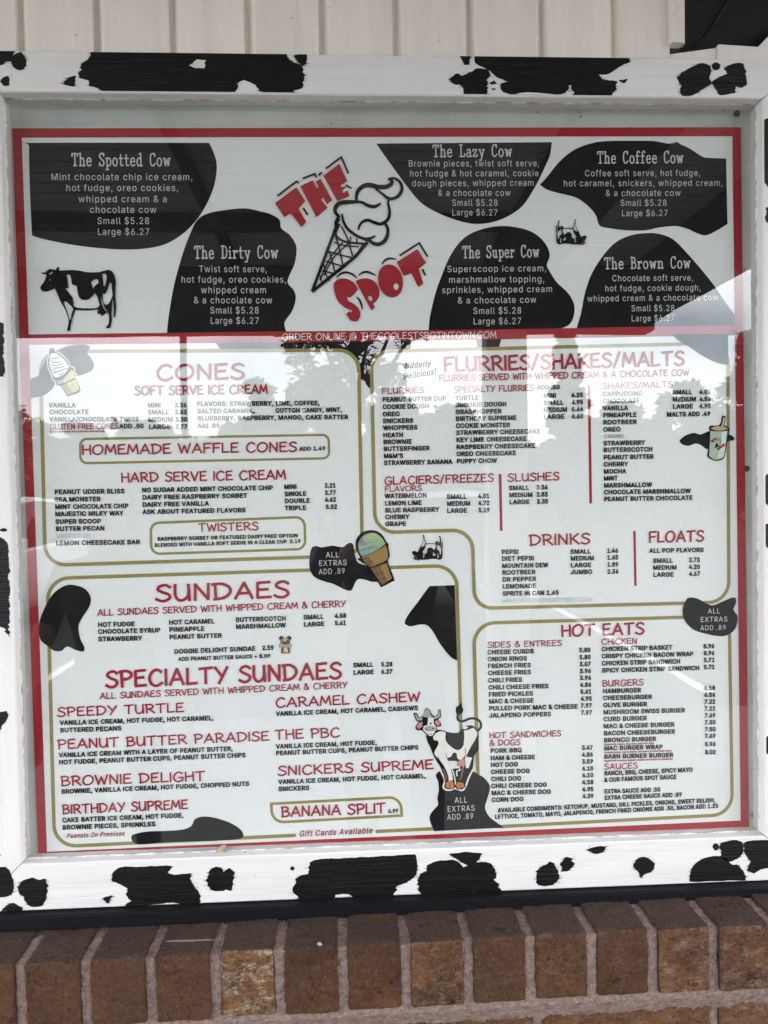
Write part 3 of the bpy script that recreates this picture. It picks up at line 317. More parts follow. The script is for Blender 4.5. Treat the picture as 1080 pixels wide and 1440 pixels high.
# hand-lettered capitals: strokes on a cap height of 1; a leading '~' makes the stroke a smooth curve
CAS = {
 'A': (.86, [(0,0),(.46,1),(.85,0)], [(.15,.32),(.74,.35)]),
 'B': (.74, [(.1,0),(.06,1)], ['~',(-.02,.95),(.36,1),(.62,.86),(.55,.64),(.3,.54),(.09,.52)], ['~',(.3,.54),(.62,.47),(.74,.25),(.52,.05),(.02,.0)]),
 'C': (.84, ['~',(.8,.84),(.58,1),(.27,.9),(.05,.5),(.18,.1),(.5,-.02),(.84,.16)]),
 'D': (.86, [(.11,0),(.08,1)], ['~',(-.04,.94),(.4,.98),(.77,.76),(.82,.42),(.52,.1),(.02,.0)]),
 'E': (.68, [(.66,1),(.06,.96),(.05,.02),(.7,.05)], [(.06,.52),(.56,.55)]),
 'F': (.66, [(.7,1),(.05,.96),(.05,0)], [(.06,.5),(.56,.53)]),
 'G': (.88, ['~',(.82,.86),(.58,1),(.27,.9),(.05,.5),(.18,.1),(.5,-.02),(.82,.14)], [(.5,.42),(.86,.44),(.83,.06)]),
 'H': (.76, [(.06,0),(.05,1)], [(.72,1),(.74,0)], [(.05,.5),(.73,.54)]),
 'I': (.1, [(.05,0),(.06,1)]),
 'J': (.5, ['~',(.46,1),(.46,.25),(.3,0),(.02,.1)]),
 'K': (.72, [(.06,0),(.05,1)], [(.68,1),(.08,.43)], [(.22,.56),(.74,0)]),
 'L': (.62, [(.06,1),(.04,.02),(.64,.06)]),
 'M': (.98, [(0,0),(.15,1),(.49,.22),(.84,1),(.97,0)]),
 'N': (.76, [(.05,0),(.07,1),(.69,.02),(.72,1)]),
 'O': (.94, ['o',(.47,.5),(.45,.5)]),
 'P': (.7, [(.1,0),(.07,1)], ['~',(-.04,.93),(.4,1),(.69,.8),(.58,.55),(.1,.43)]),
 'Q': (.94, ['o',(.47,.5),(.45,.5)], [(.55,.25),(.92,-.08)]),
 'R': (.78, [(.1,0),(.07,1)], ['~',(-.04,.93),(.4,1),(.67,.8),(.56,.56),(.1,.45)], [(.3,.5),(.8,0)]),
 'S': (.7, ['~',(.7,.86),(.48,1),(.2,.93),(.1,.73),(.32,.56),(.6,.42),(.68,.2),(.45,.01),(.2,.02),(0,.14)]),
 'T': (.8, [(0,.95),(.82,1)], [(.4,.97),(.38,0)]),
 'U': (.76, ['~',(.05,1),(.04,.38),(.18,.05),(.42,.02),(.65,.25),(.7,.6)], [(.7,1),(.73,0)]),
 'V': (.76, [(0,1),(.36,0),(.78,1)]),
 'W': (1.06, [(0,1),(.25,0),(.53,.82),(.78,0),(1.07,1)]),
 'X': (.72, [(0,1),(.72,0)], [(.7,1),(0,0)]),
 'Y': (.76, [(0,1),(.37,.5)], [(.78,1),(.22,-.02)]),
 'Z': (.7, [(0,.97),(.66,1),(0,.01),(.72,.05)]),
 '/': (.5, [(0,-.06),(.48,1.08)]),
 '&': (.82, ['~',(.8,.02),(.45,.5),(.18,.8),(.32,1),(.52,.88),(.4,.62),(.12,.42),(.05,.16),(.3,-.02),(.6,.14),(.76,.44)]),
 '@': (1.1, ['~',(.72,.62),(.55,.72),(.36,.55),(.38,.3),(.56,.26),(.7,.42),(.74,.7),(.72,.36),(.9,.3),(1.02,.55),(.85,.92),(.5,1),(.12,.75),(.05,.35),(.3,-.02),(.75,-.02)]),
 '.': (.1, [(.0,.04),(.1,.04)]), ',': (.12, [(.1,.1),(.02,-.14)]), ':': (.1, [(0,.1),(.1,.1)], [(0,.6),(.1,.6)]), "'": (.1, [(.05,1),(.03,.75)]),
}
# narrow slab-serif letters of the cow names
SLAB = {
 'T': (.5, [(.25,0),(.25,.94)], [(0,.76),(.02,.96),(.48,.96),(.5,.76)], [(.12,.04),(.38,.04)]),
 'h': (.5, [(.1,0),(.1,1)], [(0,.96),(.1,.96)], ['~',(.1,.48),(.22,.61),(.35,.57),(.4,.4)], [(.4,.42),(.4,0)], [(0,.04),(.2,.04)], [(.3,.04),(.5,.04)]),
 'e': (.42, [(.06,.34),(.38,.34)], ['~',(.38,.34),(.35,.55),(.22,.63),(.08,.53),(.04,.3),(.1,.07),(.25,.01),(.4,.12)]),
 'S': (.46, [(.42,.98),(.42,.76)], ['~',(.42,.8),(.3,.97),(.13,.94),(.05,.76),(.15,.58),(.33,.45),(.43,.25),(.34,.05),(.17,.03),(.04,.2)], [(.04,.02),(.04,.26)]),
 'p': (.46, [(.1,-.3),(.1,.62)], [(0,.59),(.1,.59)], [(0,-.27),(.22,-.27)], ['~',(.1,.48),(.25,.62),(.39,.52),(.43,.3),(.38,.09),(.25,.01),(.1,.13)]),
 'o': (.44, ['o',(.22,.31),(.19,.31)]),
 't': (.36, ['~',(.15,.88),(.15,.15),(.22,.03),(.36,.07)], [(0,.59),(.34,.59)]),
 'd': (.5, [(.38,0),(.38,1)], [(.26,.96),(.38,.96)], [(.38,.04),(.5,.04)], ['~',(.38,.48),(.25,.62),(.1,.53),(.05,.3),(.1,.09),(.24,.01),(.38,.13)]),
 'C': (.48, [(.43,.98),(.43,.74)], ['~',(.43,.8),(.3,.97),(.13,.91),(.05,.7),(.05,.3),(.13,.08),(.29,.02),(.45,.2)]),
 'w': (.62, [(.07,.59),(.18,.02),(.31,.55),(.43,.02),(.55,.59)], [(0,.59),(.15,.59)], [(.47,.59),(.62,.59)]),
 'L': (.46, [(.13,0),(.13,.96)], [(0,.96),(.27,.96)], [(0,.04),(.44,.04),(.45,.28)]),
 'a': (.46, ['~',(.07,.5),(.2,.62),(.35,.55),(.37,.1)], ['~',(.37,.36),(.18,.36),(.05,.2),(.12,.03),(.27,.04),(.37,.16)], [(.36,.04),(.46,.04)]),
 'z': (.4, [(.02,.44),(.03,.59),(.36,.59),(.02,.04),(.37,.04),(.39,.2)]),
 'y': (.48, [(.07,.59),(.25,.06)], [(.43,.59),(.2,-.27),(.04,-.27)], [(0,.59),(.16,.59)], [(.34,.59),(.5,.59)]),
 'D': (.5, [(.11,0),(.11,1)], ['~',(0,.96),(.28,.96),(.44,.76),(.45,.28),(.3,.05),(0,.04)]),
 'i': (.24, [(.12,0),(.12,.6)], [(0,.59),(.12,.59)], [(0,.04),(.24,.04)], [(.12,.8),(.12,.92)]),
 'r': (.4, [(.12,0),(.12,.6)], [(0,.59),(.12,.59)], [(0,.04),(.25,.04)], ['~',(.12,.38),(.22,.58),(.36,.6)], [(.36,.62),(.36,.47)]),
 'u': (.5, [(0,.59),(.1,.59)], ['~',(.1,.6),(.1,.16),(.2,.02),(.36,.14)], [(.37,.6),(.37,0)], [(.27,.59),(.37,.59)], [(.37,.04),(.48,.04)]),
 'B': (.48, [(.11,0),(.11,1)], ['~',(0,.96),(.27,.96),(.4,.78),(.3,.55),(.11,.53)], ['~',(.27,.54),(.44,.4),(.44,.16),(.3,.04),(0,.04)]),
 'n': (.5, [(.1,0),(.1,.6)], [(0,.59),(.1,.59)], ['~',(.1,.46),(.22,.61),(.35,.57),(.4,.4)], [(.4,.42),(.4,0)], [(0,.04),(.2,.04)], [(.3,.04),(.5,.04)]),
 'f': (.36, ['~',(.38,.88),(.28,.99),(.15,.9),(.14,.6),(.14,0)], [(0,.59),(.32,.59)], [(0,.04),(.28,.04)]),
}
CAPU = 0.509
GL['I'] = [185, [60, 0, 60, 509, 125, 509, 125, 0]]


def outlines(ch):
    res = []
    for c in GL[ch][1:]:
        p = [(c[i] / 1000 / CAPU, c[i + 1] / 1000 / CAPU) for i in range(0, len(c), 2)]
        res.append(p)

    def area(p):
        return sum(p[i - 1][0] * p[i][1] - p[i][0] * p[i - 1][1] for i in range(len(p)))

    def inside(pt, p):
        r = False
        for i in range(len(p)):
            a, b = p[i - 1], p[i]
            if (a[1] > pt[1]) != (b[1] > pt[1]) and pt[0] < (b[0] - a[0]) * (pt[1] - a[1]) / (b[1] - a[1]) + a[0]: r = not r
        return r
    outer = [p for p in res if area(p) < 0]
    holes = [p for p in res if area(p) >= 0]
    return [[o] + [h for h in holes if inside(h[0], o)] for o in outer]


_oc = {}


def text_width(s, style, track):
    w = 0
    for ch in s:
        if style in ('casual', 'slab'):
            T = CAS if style == 'casual' else SLAB
            w += ((.36 if style == 'casual' else .42) if ch == ' ' else T[ch][0]) + track
        else:
            w += GL[ch][0] / 1000 / CAPU + track
    return w - track


def line(mb, s, p0, p1, h, y, style='bold', weight=None, slope=0.0, xs=None, slant=0.0, mi=0):
    """One line of lettering from baseline point p0 to p1 (metres on the board; p1 None: natural width), cap height h."""
    track = {'bold': .07, 'plain': .12, 'casual': .2, 'slab': .14}[style]
    wt = weight if weight is not None else {'bold': .072, 'plain': .004, 'casual': .18, 'slab': .1}[style]
    W = text_width(s, style, track)
    p0 = Vector(p0)
    if p1 is None:
        u = h * (xs or 1)
        e1 = Vector((cos(slope), sin(slope)))
    else:
        p1 = Vector(p1)
        e1 = p1 - p0
        u = e1.length / W
        e1.normalize()
    e2 = Vector((-e1.y, e1.x))

    if wt > .006 and style in ('bold', 'plain'):
        p0 = p0 + e2 * (wt * h)
        h = h * (1 - 2 * wt)

    def T(q):
        return p0 + e1 * (q[0] * u + q[1] * h * slant) + e2 * (q[1] * h)
    x = 0.0
    k = 0
    for ch in s:
        if style in ('casual', 'slab'):
            if ch == ' ':
                x += (.36 if style == 'casual' else .42) + track
                continue
            g = (CAS if style == 'casual' else SLAB)[ch]
            jz = (RND.random() - .5) * .0
            for st in g[1:]:
                k += 1
                yy = y - 1.2e-5 * (k % 7)
                if st[0] == '~':
                    pp = catmull(st[1:], False, 4)
                elif st[0] == 'o':
                    (cx, cy), (rx, ry) = st[1], st[2]
                    pp = [(cx + rx * cos(a) + .06 * (sin(a) if style == 'casual' else 0), cy + ry * sin(a)) for a in [2 * pi * i / 18 for i in range(18)]]
                    ribbon(mb, [T((x + q[0], q[1])) for q in pp], wt * h, yy, mi, True)
                    continue
                else:
                    pp = st
                runs = [[pp[0]]]
                for i in range(1, len(pp)):
                    runs[-1].append(pp[i])
                    if st[0] != '~' and 0 < i < len(pp) - 1:      # a pen lifts at sharp turns
                        a_, b_, c_ = Vector(pp[i - 1]), Vector(pp[i]), Vector(pp[i + 1])
                        if (b_ - a_).angle(c_ - b_) > 1.0: runs.append([pp[i]])
                for ri, rn in enumerate(runs):
                    ribbon(mb, [T((x + q[0], q[1] + jz)) for q in rn], wt * h, yy - ri * .3e-5, mi, False, wt * h * (.32 if ri in (0, len(runs) - 1) else .2))
            x += g[0] + track
        else:
            if len(GL[ch]) > 1:
                key = ch
                if key not in _oc: _oc[key] = outlines(ch)
                for gi, grp in enumerate(_oc[key]):
                    if wt > .006:                      # heavier weight: the outline itself gets a pen width
                        for li, lp in enumerate(grp):
                            ribbon(mb, [T((x + q[0], q[1])) for q in lp], 2 * wt * h, y - 1.2e-5 * (3 + gi + li), mi, True)
                    poly2(mb, [[T((x + q[0], q[1])) for q in lp] for lp in grp], y - gi * 1.2e-5, mi)
            x += GL[ch][0] / 1000 / CAPU + track
    return u / h


# ------------------------------------------------------------------ materials
def nmat(name, col, rough=0.6, spec=0.5, var=0.0, vscale=(8, 8, 8), bump=0.0, bscale=(40, 40, 40), bdist=0.002, detail=6, col2=None, metallic=0.0, ramp=(0.35, 0.7), speck=None):
    """Principled material: colour wanders between col and col2 by noise, bump by a second (stretched) noise."""
    m = bpy.data.materials.new(name)
    m.use_nodes = True
    nt = m.node_tree
    b = nt.nodes['Principled BSDF']
    b.inputs['Base Color'].default_value = (*col, 1)
    b.inputs['Roughness'].default_value = rough
    b.inputs['Specular IOR Level'].default_value = spec
    b.inputs['Metallic'].default_value = metallic
    tc = nt.nodes.new('ShaderNodeTexCoord')
    if var or col2:
        mp = nt.nodes.new('ShaderNodeMapping')
        mp.inputs['Scale'].default_value = vscale
        nz = nt.nodes.new('ShaderNodeTexNoise')
        nz.inputs['Scale'].default_value = 1
        nz.inputs['Detail'].default_value = detail
        nz.inputs['Roughness'].default_value = .65
        rp = nt.nodes.new('ShaderNodeValToRGB')
        rp.color_ramp.elements[0].position, rp.color_ramp.elements[1].position = ramp
        c2 = col2 or tuple(c * (1 - var) for c in col)
        rp.color_ramp.elements[0].color = (*c2, 1)
        rp.color_ramp.elements[1].color = (*col, 1)
        nt.links.new(tc.outputs['Object'], mp.inputs['Vector'])
        nt.links.new(mp.outputs['Vector'], nz.inputs['Vector'])
        nt.links.new(nz.outputs['Fac'], rp.inputs['Fac'])
        nt.links.new(rp.outputs['Color'], b.inputs['Base Color'])
    if speck:                                  # small separate dirt specks
        n3 = nt.nodes.new('ShaderNodeTexNoise')
        n3.inputs['Scale'].default_value = speck[0]
        n3.inputs['Detail'].default_value = 3
        r3 = nt.nodes.new('ShaderNodeMapRange')
        r3.inputs['From Min'].default_value = speck[1]
        r3.inputs['From Max'].default_value = speck[1] + .03
        m3 = nt.nodes.new('ShaderNodeMix')
        m3.data_type = 'RGBA'
        m3.inputs['B'].default_value = (*speck[2], 1)
        if b.inputs['Base Color'].links:
            nt.links.new(b.inputs['Base Color'].links[0].from_socket, m3.inputs['A'])
        else:
            m3.inputs['A'].default_value = (*col, 1)
        nt.links.new(tc.outputs['Object'], n3.inputs['Vector'])
        nt.links.new(n3.outputs['Fac'], r3.inputs['Value'])
        nt.links.new(r3.outputs['Result'], m3.inputs['Factor'])
        nt.links.new(m3.outputs['Result'], b.inputs['Base Color'])
    if bump:
        mp2 = nt.nodes.new('ShaderNodeMapping')
        mp2.inputs['Scale'].default_value = bscale
        n2 = nt.nodes.new('ShaderNodeTexNoise')
        n2.inputs['Scale'].default_value = 1
        n2.inputs['Detail'].default_value = 5
        bp = nt.nodes.new('ShaderNodeBump')
        bp.inputs['Strength'].default_value = bump
        bp.inputs['Distance'].default_value = bdist
        nt.links.new(tc.outputs['Object'], mp2.inputs['Vector'])
        nt.links.new(mp2.outputs['Vector'], n2.inputs['Vector'])
        nt.links.new(n2.outputs['Fac'], bp.inputs['Height'])
        nt.links.new(bp.outputs['Normal'], b.inputs['Normal'])
    return m


M = {}
M['siding'] = nmat('white_vinyl_siding', (.89, .815, .745), .55, .3, .12, (30, 30, 2.0), .55, (620, 60, 13), .0008, speck=(150, .735, (.22, .17, .13)))
M['trim'] = nmat('white_vinyl_trim', (.84, .77, .70), .5, .3, .14, (20, 20, 20), .2, (60, 60, 700), .0004)
M['wood_h'] = nmat('white_painted_wood_rail', (.77, .745, .725), .5, .35, .10, (5, 60, 90), .55, (12, 200, 420), .0008, speck=(120, .745, (.20, .17, .15)))
M['wood_v'] = nmat('white_painted_wood_stile', (.77, .745, .725), .5, .35, .10, (90, 60, 5), .55, (420, 200, 12), .0008, speck=(120, .745, (.20, .17, .15)))
M['spot'] = nmat('black_brushed_paint', (.0035, .0033, .0035), .42, .26, 0, (7, 30, 300), .8, (24, 60, 520), .0010, col2=(.0125, .012, .012), ramp=(.30, .50))
M['dry'] = nmat('dry_brushed_black', (.035, .033, .033), .7, .2, .5, (40, 40, 200))
M['caulk'] = nmat('old_caulk', (.72, .71, .69), .7, .3, 0, (60, 60, 60), .5, (200, 200, 200), .001, col2=(.34, .33, .31), ramp=(.38, .56))
M['flash'] = nmat('dark_blue_metal', (.0042, .005, .0068), .55, .2, .3, (6, 30, 30), .15, (20, 300, 300), .0005)
M['back'] = nmat('grey_backing_board', (.58, .60, .575), .6, .3, .20, (9, 9, 9), .1, (90, 90, 90), .0004, speck=(95, .70, (.22, .21, .19)))
M['black_pane'] = nmat('black_screen', (.008, .008, .009), .6, .3, .3, (10, 10, 10), .2, (500, 500, 500), .0004)
M['screw'] = nmat('rusty_screw', (.10, .07, .06), .5, .5, .4, (400, 400, 400), .3, (900, 900, 900), .0004)

# printed inks
M['paper'] = nmat('white_vinyl_print', (.80, .815, .80), .55, .3, .035, (4, 4, 4), .10, (55, 55, 55), .0010)
M['red'] = nmat('red_print', (.37, .011, .019), .5, .35, .10, (6, 6, 6), .1, (55, 55, 55), .001)
M['dred'] = nmat('red_ink_lettering', (.34, .016, .035), .6, .2)
M['black'] = nmat('black_print', (.0075, .0072, .0072), .65, .10, 0, (25, 25, 25), .08, (55, 55, 55), .001, col2=(.013, .0125, .012))
M['ink'] = nmat('black_ink_lettering', (.008, .0085, .0095), .6, .2)
M['white'] = nmat('white_ink_lettering', (.62, .62, .60), .5, .35)
M['faint'] = nmat('patched_over_ink', (.70, .73, .735), .5, .35)
M['gold'] = nmat('gold_print', (.30, .245, .075), .5, .35, .12, (30, 30, 30))
for n, c in dict(cream=(.80, .78, .72), tan=(.52, .36, .20), orange=(.55, .19, .05), pink=(.62, .25, .22), grey=(.38, .38, .38), brown=(.16, .085, .06),
                 scoop_green=(.30, .45, .26), scoop_violet=(.25, .23, .36), scoop_blue=(.27, .37, .36), waffle=(.34, .19, .06), waffle_dark=(.19, .085, .035),
                 cup_green=(.38, .52, .40), cup_light=(.66, .74, .72), yellow=(.62, .58, .22), yellow_dark=(.33, .29, .16), dogtan=(.60, .40, .18), bone=(.70, .62, .36)).items():
    M[n] = nmat(n + '_print', c, .5, .35)


def glass_mat(name):
    """Clear window pane: lets everything through and mirrors by Fresnel off both faces."""
    m = bpy.data.materials.new(name)
    m.use_nodes = True
    nt = m.node_tree
    nt.nodes.clear()
    out = nt.nodes.new('ShaderNodeOutputMaterial')
    tr = nt.nodes.new('ShaderNodeBsdfTransparent')
    tr.inputs['Color'].default_value = (.965, .975, .965, 1)
    gl = nt.nodes.new('ShaderNodeBsdfGlossy')
    gl.inputs['Roughness'].default_value = 0.0
    fr = nt.nodes.new('ShaderNodeFresnel')
    fr.inputs['IOR'].default_value = 1.52
    # the same pane from either side: the node would otherwise treat its back as glass-to-air
    geo = nt.nodes.new('ShaderNodeNewGeometry')
    sel = nt.nodes.new('ShaderNodeMapRange')
    sel.inputs['To Min'].default_value = 1.60
    sel.inputs['To Max'].default_value = 1 / 1.60
    nt.links.new(geo.outputs['Backfacing'], sel.inputs['Value'])
    nt.links.new(sel.outputs['Result'], fr.inputs['IOR'])
    mu = nt.nodes.new('ShaderNodeMath')
    mu.operation = 'MULTIPLY'
    mu.inputs[1].default_value = 1.85          # front and back face together
    mu.use_clamp = True
    mx = nt.nodes.new('ShaderNodeMixShader')
    tc = nt.nodes.new('ShaderNodeTexCoord')
    nz = nt.nodes.new('ShaderNodeTexNoise')
    nz.inputs['Scale'].default_value = 5
    nz.inputs['Detail'].default_value = 2
    bp = nt.nodes.new('ShaderNodeBump')
    bp.inputs['Strength'].default_value = .12
    bp.inputs['Distance'].default_value = .002
    # a thin uneven film of dust and wiping marks
    dz = nt.nodes.new('ShaderNodeTexNoise')
    dz.inputs['Scale'].default_value = 7
    dz.inputs['Detail'].default_value = 8
    dr = nt.nodes.new('ShaderNodeMapRange')
    dr.inputs['From Min'].default_value = .45
    dr.inputs['From Max'].default_value = .8
    dr.inputs['To Min'].default_value = .001
    dr.inputs['To Max'].default_value = .010
    df = nt.nodes.new('ShaderNodeBsdfDiffuse')
    df.inputs['Color'].default_value = (.6, .58, .55, 1)
    mx2 = nt.nodes.new('ShaderNodeMixShader')
    L = nt.links.new
    L(tc.outputs['Object'], nz.inputs['Vector'])
    L(tc.outputs['Object'], dz.inputs['Vector'])
    L(nz.outputs['Fac'], bp.inputs['Height'])
    L(bp.outputs['Normal'], gl.inputs['Normal'])
    L(fr.outputs['Fac'], mu.inputs[0])
    L(mu.outputs['Value'], mx.inputs['Fac'])
    L(tr.outputs['BSDF'], mx.inputs[1])
    L(gl.outputs['BSDF'], mx.inputs[2])
    L(dz.outputs['Fac'], dr.inputs['Value'])
    L(dr.outputs['Result'], mx2.inputs['Fac'])
    L(mx.outputs['Shader'], mx2.inputs[1])
    L(df.outputs['BSDF'], mx2.inputs[2])
    L(mx2.outputs['Shader'], out.inputs['Surface'])
    return m


M['glass'] = glass_mat('window_glass')
_b = bpy.data.materials.new('glass_back_face')
_b.use_nodes = True
_b.node_tree.nodes.clear()
_o = _b.node_tree.nodes.new('ShaderNodeOutputMaterial')
_t = _b.node_tree.nodes.new('ShaderNodeBsdfTransparent')
_b.node_tree.links.new(_t.outputs['BSDF'], _o.inputs['Surface'])
M['glass_back'] = _b

# ------------------------------------------------------------------ the building
GZ = -1.5                                          # ground level
FT, FB = .528, -.505                               # frame outer top and bottom
GX0, GX1, GZ0, GZ1 = -.4622, .4655, -.4475, .4795  # frame opening
FX0, FX1 = -.525, .528
FY, GY = -.030, -.0145                             # frame front, glass front
SY = -.012                                         # siding face
SOF = 1.25                                         # porch ceiling
SILL = -.5200

# siding: one folded sheet, grooves every 91 mm, notched round the sign case and the window
mb = MB()
WX0, WZ0 = .3560, .549                             # window opening (left edge, bottom edge)


def profile(xa, xb):
    pts = [(xa, SY)]
    k = math.ceil((xa + .4487) / .0912)
    x = -.4487 + k * .0912
    while x < xb - .02:
        if x > xa + .001:
            pts += [(x, SY), (x + .0004, SY + .0088), (x + .0058, SY + .0088), (x + .0130, SY + .0004), (x + .0145, SY)]
        x += .0912
    pts.append((xb, SY))
    return pts


def sheet_strip(xa, xb, za, zb):
    p = profile(xa, xb)
    n = max(1, int((zb - za) / .12))
    vs = []
    for j in range(n + 1):
        z = za + (zb - za) * j / n
        vs += [(x, y, z) for x, y in p]
    m = len(p)
    fs = [(j * m + i, j * m + i + 1, (j + 1) * m + i + 1, (j + 1) * m + i) for j in range(n) for i in range(m - 1)]
    mb.add(vs, fs)


sheet_strip(-7.0, FX0 + .002, SILL + .03, FT - .004)
sheet_strip(FX1 - .002, 4.0, SILL + .03, FT - .004)
sheet_strip(-7.0, WX0, FT - .004, SOF)
sheet_strip(WX0, 1.1, SOF - .1, SOF)
sheet_strip(1.1, 4.0, FT - .004, SOF)
o = mb.build('siding_wall', M['siding'])
tag(o, 'cream white vertical grooved siding wall above the cow spotted frame', 'wall')

# dark window at the upper right
t = empty('dark_window', 'black window opening with white trim at the upper right corner', 'window', (WX0, SY, WZ0))
def rel(mb_, name, mat_, par, **k):
    o_ = mb_.build(name, mat_, None, **k)
    o_.parent = par
    o_.matrix_parent_inverse = Matrix.Translation(par.location).inverted()
    return o_
mb = MB(); mb.box((WX0 + .018, -.004, WZ0 - .012), (1.1, .002, SOF - .1)); rel(mb, 'window_screen', M['black_pane'], t)
mb = MB()
mb.box((WX0 - .001, SY - .008, WZ0 + .004), (WX0 + .015, SY + .006, SOF - .1))
mb.box((WX0 + .0155, SY - .003, WZ0 + .005), (WX0 + .0185, SY + .006, SOF - .1))
rel(mb, 'side_trim', M['trim'], t, bevel=.001)
mb = MB()
def quad_prism(px_pts, y0, y1, m_=None):
    a = [wall(p[0], p[1], y0) for p in px_pts]
    (m_ or mb).add([(x, y0, z) for x, z in a] + [(x, y1, z) for x, z in a],
           [(3, 2, 1, 0), (4, 5, 6, 7), (0, 1, 5, 4), (1, 2, 6, 5), (2, 3, 7, 6), (3, 0, 4, 7)])
quad_prism([(942, 76), (1008, 67), (1009, 86), (943, 86)], -.022, -.004)
rel(mb, 'sill_trim', M['trim'], t, bevel=.001)
mb = MB()
quad_prism([(1010, 62), (1140, 70), (1140, 90), (1010, 90)], -.025, -.0045)
rel(mb, 'sill_trim', M['trim'], t, bevel=.001)
mb = MB()
quad_prism([(1066, 66), (1100, 30), (1140, 30), (1140, 69)], -.0235, -.0042)
rel(mb, 'corner_trim', M['trim'], t, bevel=.001)
mb = MB()
pp = [wall(*q, -.006) for q in ((976, 66), (985, 58), (996, 46), (1004, 34), (1013, 20), (1020, 8), (1030, -8), (1046, -30))]
mb.tube([(x, -.006 + .0012 * sin(i * 2), z) for i, (x, z) in enumerate(catmull(pp, False, 5))], .0014, 6)
rel(mb, 'seam', M['black_pane'], t)

# ---- brickwork
bm_brick = bpy.data.materials.new('brown_brick')
bm_brick.use_nodes = True
nt = bm_brick.node_tree
L = nt.links.new
pb = nt.nodes['Principled BSDF']
pb.inputs['Roughness'].default_value = .75
pb.inputs['Specular IOR Level'].default_value = .12
tc = nt.nodes.new('ShaderNodeTexCoord')
at = nt.nodes.new('ShaderNodeAttribute'); at.attribute_name = 'brick_id'
def nz(scale, detail, rough=.6, mapping=(1, 1, 1)):
    mp = nt.nodes.new('ShaderNodeMapping'); mp.inputs['Scale'].default_value = mapping
    ad = nt.nodes.new('ShaderNodeVectorMath'); ad.operation = 'ADD'
    sc_ = nt.nodes.new('ShaderNodeVectorMath'); sc_.operation = 'SCALE'; sc_.inputs['Scale'].default_value = 9.0
    L(at.outputs['Vector'], sc_.inputs[0])
    L(tc.outputs['Object'], ad.inputs[0]); L(sc_.outputs['Vector'], ad.inputs[1])
    L(ad.outputs['Vector'], mp.inputs['Vector'])
    n = nt.nodes.new('ShaderNodeTexNoise'); n.inputs['Scale'].default_value = scale; n.inputs['Detail'].default_value = detail; n.inputs['Roughness'].default_value = rough
    L(mp.outputs['Vector'], n.inputs['Vector'])
    return n
def ramp(n, stops):
    r = nt.nodes.new('ShaderNodeValToRGB')
    e = r.color_ramp.elements
    while len(e) < len(stops): e.new(.5)
    for q, (p, c) in zip(e, stops): q.position = p; q.color = (*c, 1)
    L(n, r.inputs['Fac'])
    return r
def mix(fac, a, b, mode='MIX'):
    x = nt.nodes.new('ShaderNodeMix'); x.data_type = 'RGBA'; x.blend_type = mode
    if isinstance(fac, (int, float)): x.inputs['Factor'].default_value = fac
    else: L(fac, x.inputs['Factor'])
    for s_, v in (('A', a), ('B', b)):
        if isinstance(v, tuple): x.inputs[s_].default_value = (*v, 1)
        else: L(v, x.inputs[s_])
    return x.outputs['Result']
base = ramp(nz(14, 6).outputs['Fac'], [(.28, (.042, .0175, .0105)), (.5, (.080, .037, .0185)), (.72, (.122, .056, .027))])
sepv = nt.nodes.new('ShaderNodeSeparateXYZ'); L(at.outputs['Vector'], sepv.inputs[0])
c1 = mix(sepv.outputs['X'], base.outputs['Color'], (.074, .036, .024))
# fired orange and pale scuffs, streaked along the wall, only on some bricks
sc1 = ramp(nz(34, 10, .75, (1, 1, 1.25)).outputs['Fac'], [(.40, (0, 0, 0)), (.62, (1, 1, 1))])
amt = nt.nodes.new('ShaderNodeMath'); amt.operation = 'MULTIPLY'; L(sc1.outputs['Color'], amt.inputs[0])
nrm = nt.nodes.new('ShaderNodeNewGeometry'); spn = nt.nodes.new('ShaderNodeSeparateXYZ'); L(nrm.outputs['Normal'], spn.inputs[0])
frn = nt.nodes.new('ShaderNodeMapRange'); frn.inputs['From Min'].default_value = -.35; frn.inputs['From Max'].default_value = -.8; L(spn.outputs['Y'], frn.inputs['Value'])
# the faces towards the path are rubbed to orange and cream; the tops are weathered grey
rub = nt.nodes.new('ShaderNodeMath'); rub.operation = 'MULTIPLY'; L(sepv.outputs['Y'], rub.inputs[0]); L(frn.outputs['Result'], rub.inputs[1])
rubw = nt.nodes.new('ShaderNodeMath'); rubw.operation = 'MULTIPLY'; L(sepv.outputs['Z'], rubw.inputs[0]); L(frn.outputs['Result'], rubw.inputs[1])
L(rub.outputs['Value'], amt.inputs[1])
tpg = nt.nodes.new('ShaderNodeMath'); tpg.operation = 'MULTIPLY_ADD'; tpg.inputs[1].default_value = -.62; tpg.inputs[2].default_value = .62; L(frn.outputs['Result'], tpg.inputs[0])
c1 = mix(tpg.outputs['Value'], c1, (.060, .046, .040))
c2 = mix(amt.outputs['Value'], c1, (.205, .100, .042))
sc2 = ramp(nz(64, 12, .85, (.8, 1, 1.7)).outputs['Fac'], [(.50, (0, 0, 0)), (.62, (1, 1, 1))])
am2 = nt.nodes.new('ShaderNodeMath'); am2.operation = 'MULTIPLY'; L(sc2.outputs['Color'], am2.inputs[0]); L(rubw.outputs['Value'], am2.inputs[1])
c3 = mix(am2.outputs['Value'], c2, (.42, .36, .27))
pit = ramp(nz(210, 6, .75).outputs['Fac'], [(.33, (.30, .28, .27)), (.43, (1, 1, 1)), (.66, (1.35, 1.3, 1.25))])
c4 = mix(1.0, c3, pit.outputs['Color'], 'MULTIPLY')
spk = ramp(nz(420, 2).outputs['Fac'], [(.70, (0, 0, 0)), (.74, (1, 1, 1))])
crk_v = nt.nodes.new('ShaderNodeTexVoronoi'); crk_v.feature = 'DISTANCE_TO_EDGE'; crk_v.inputs['Scale'].default_value = 42
crk_n = nz(30, 4, .6)
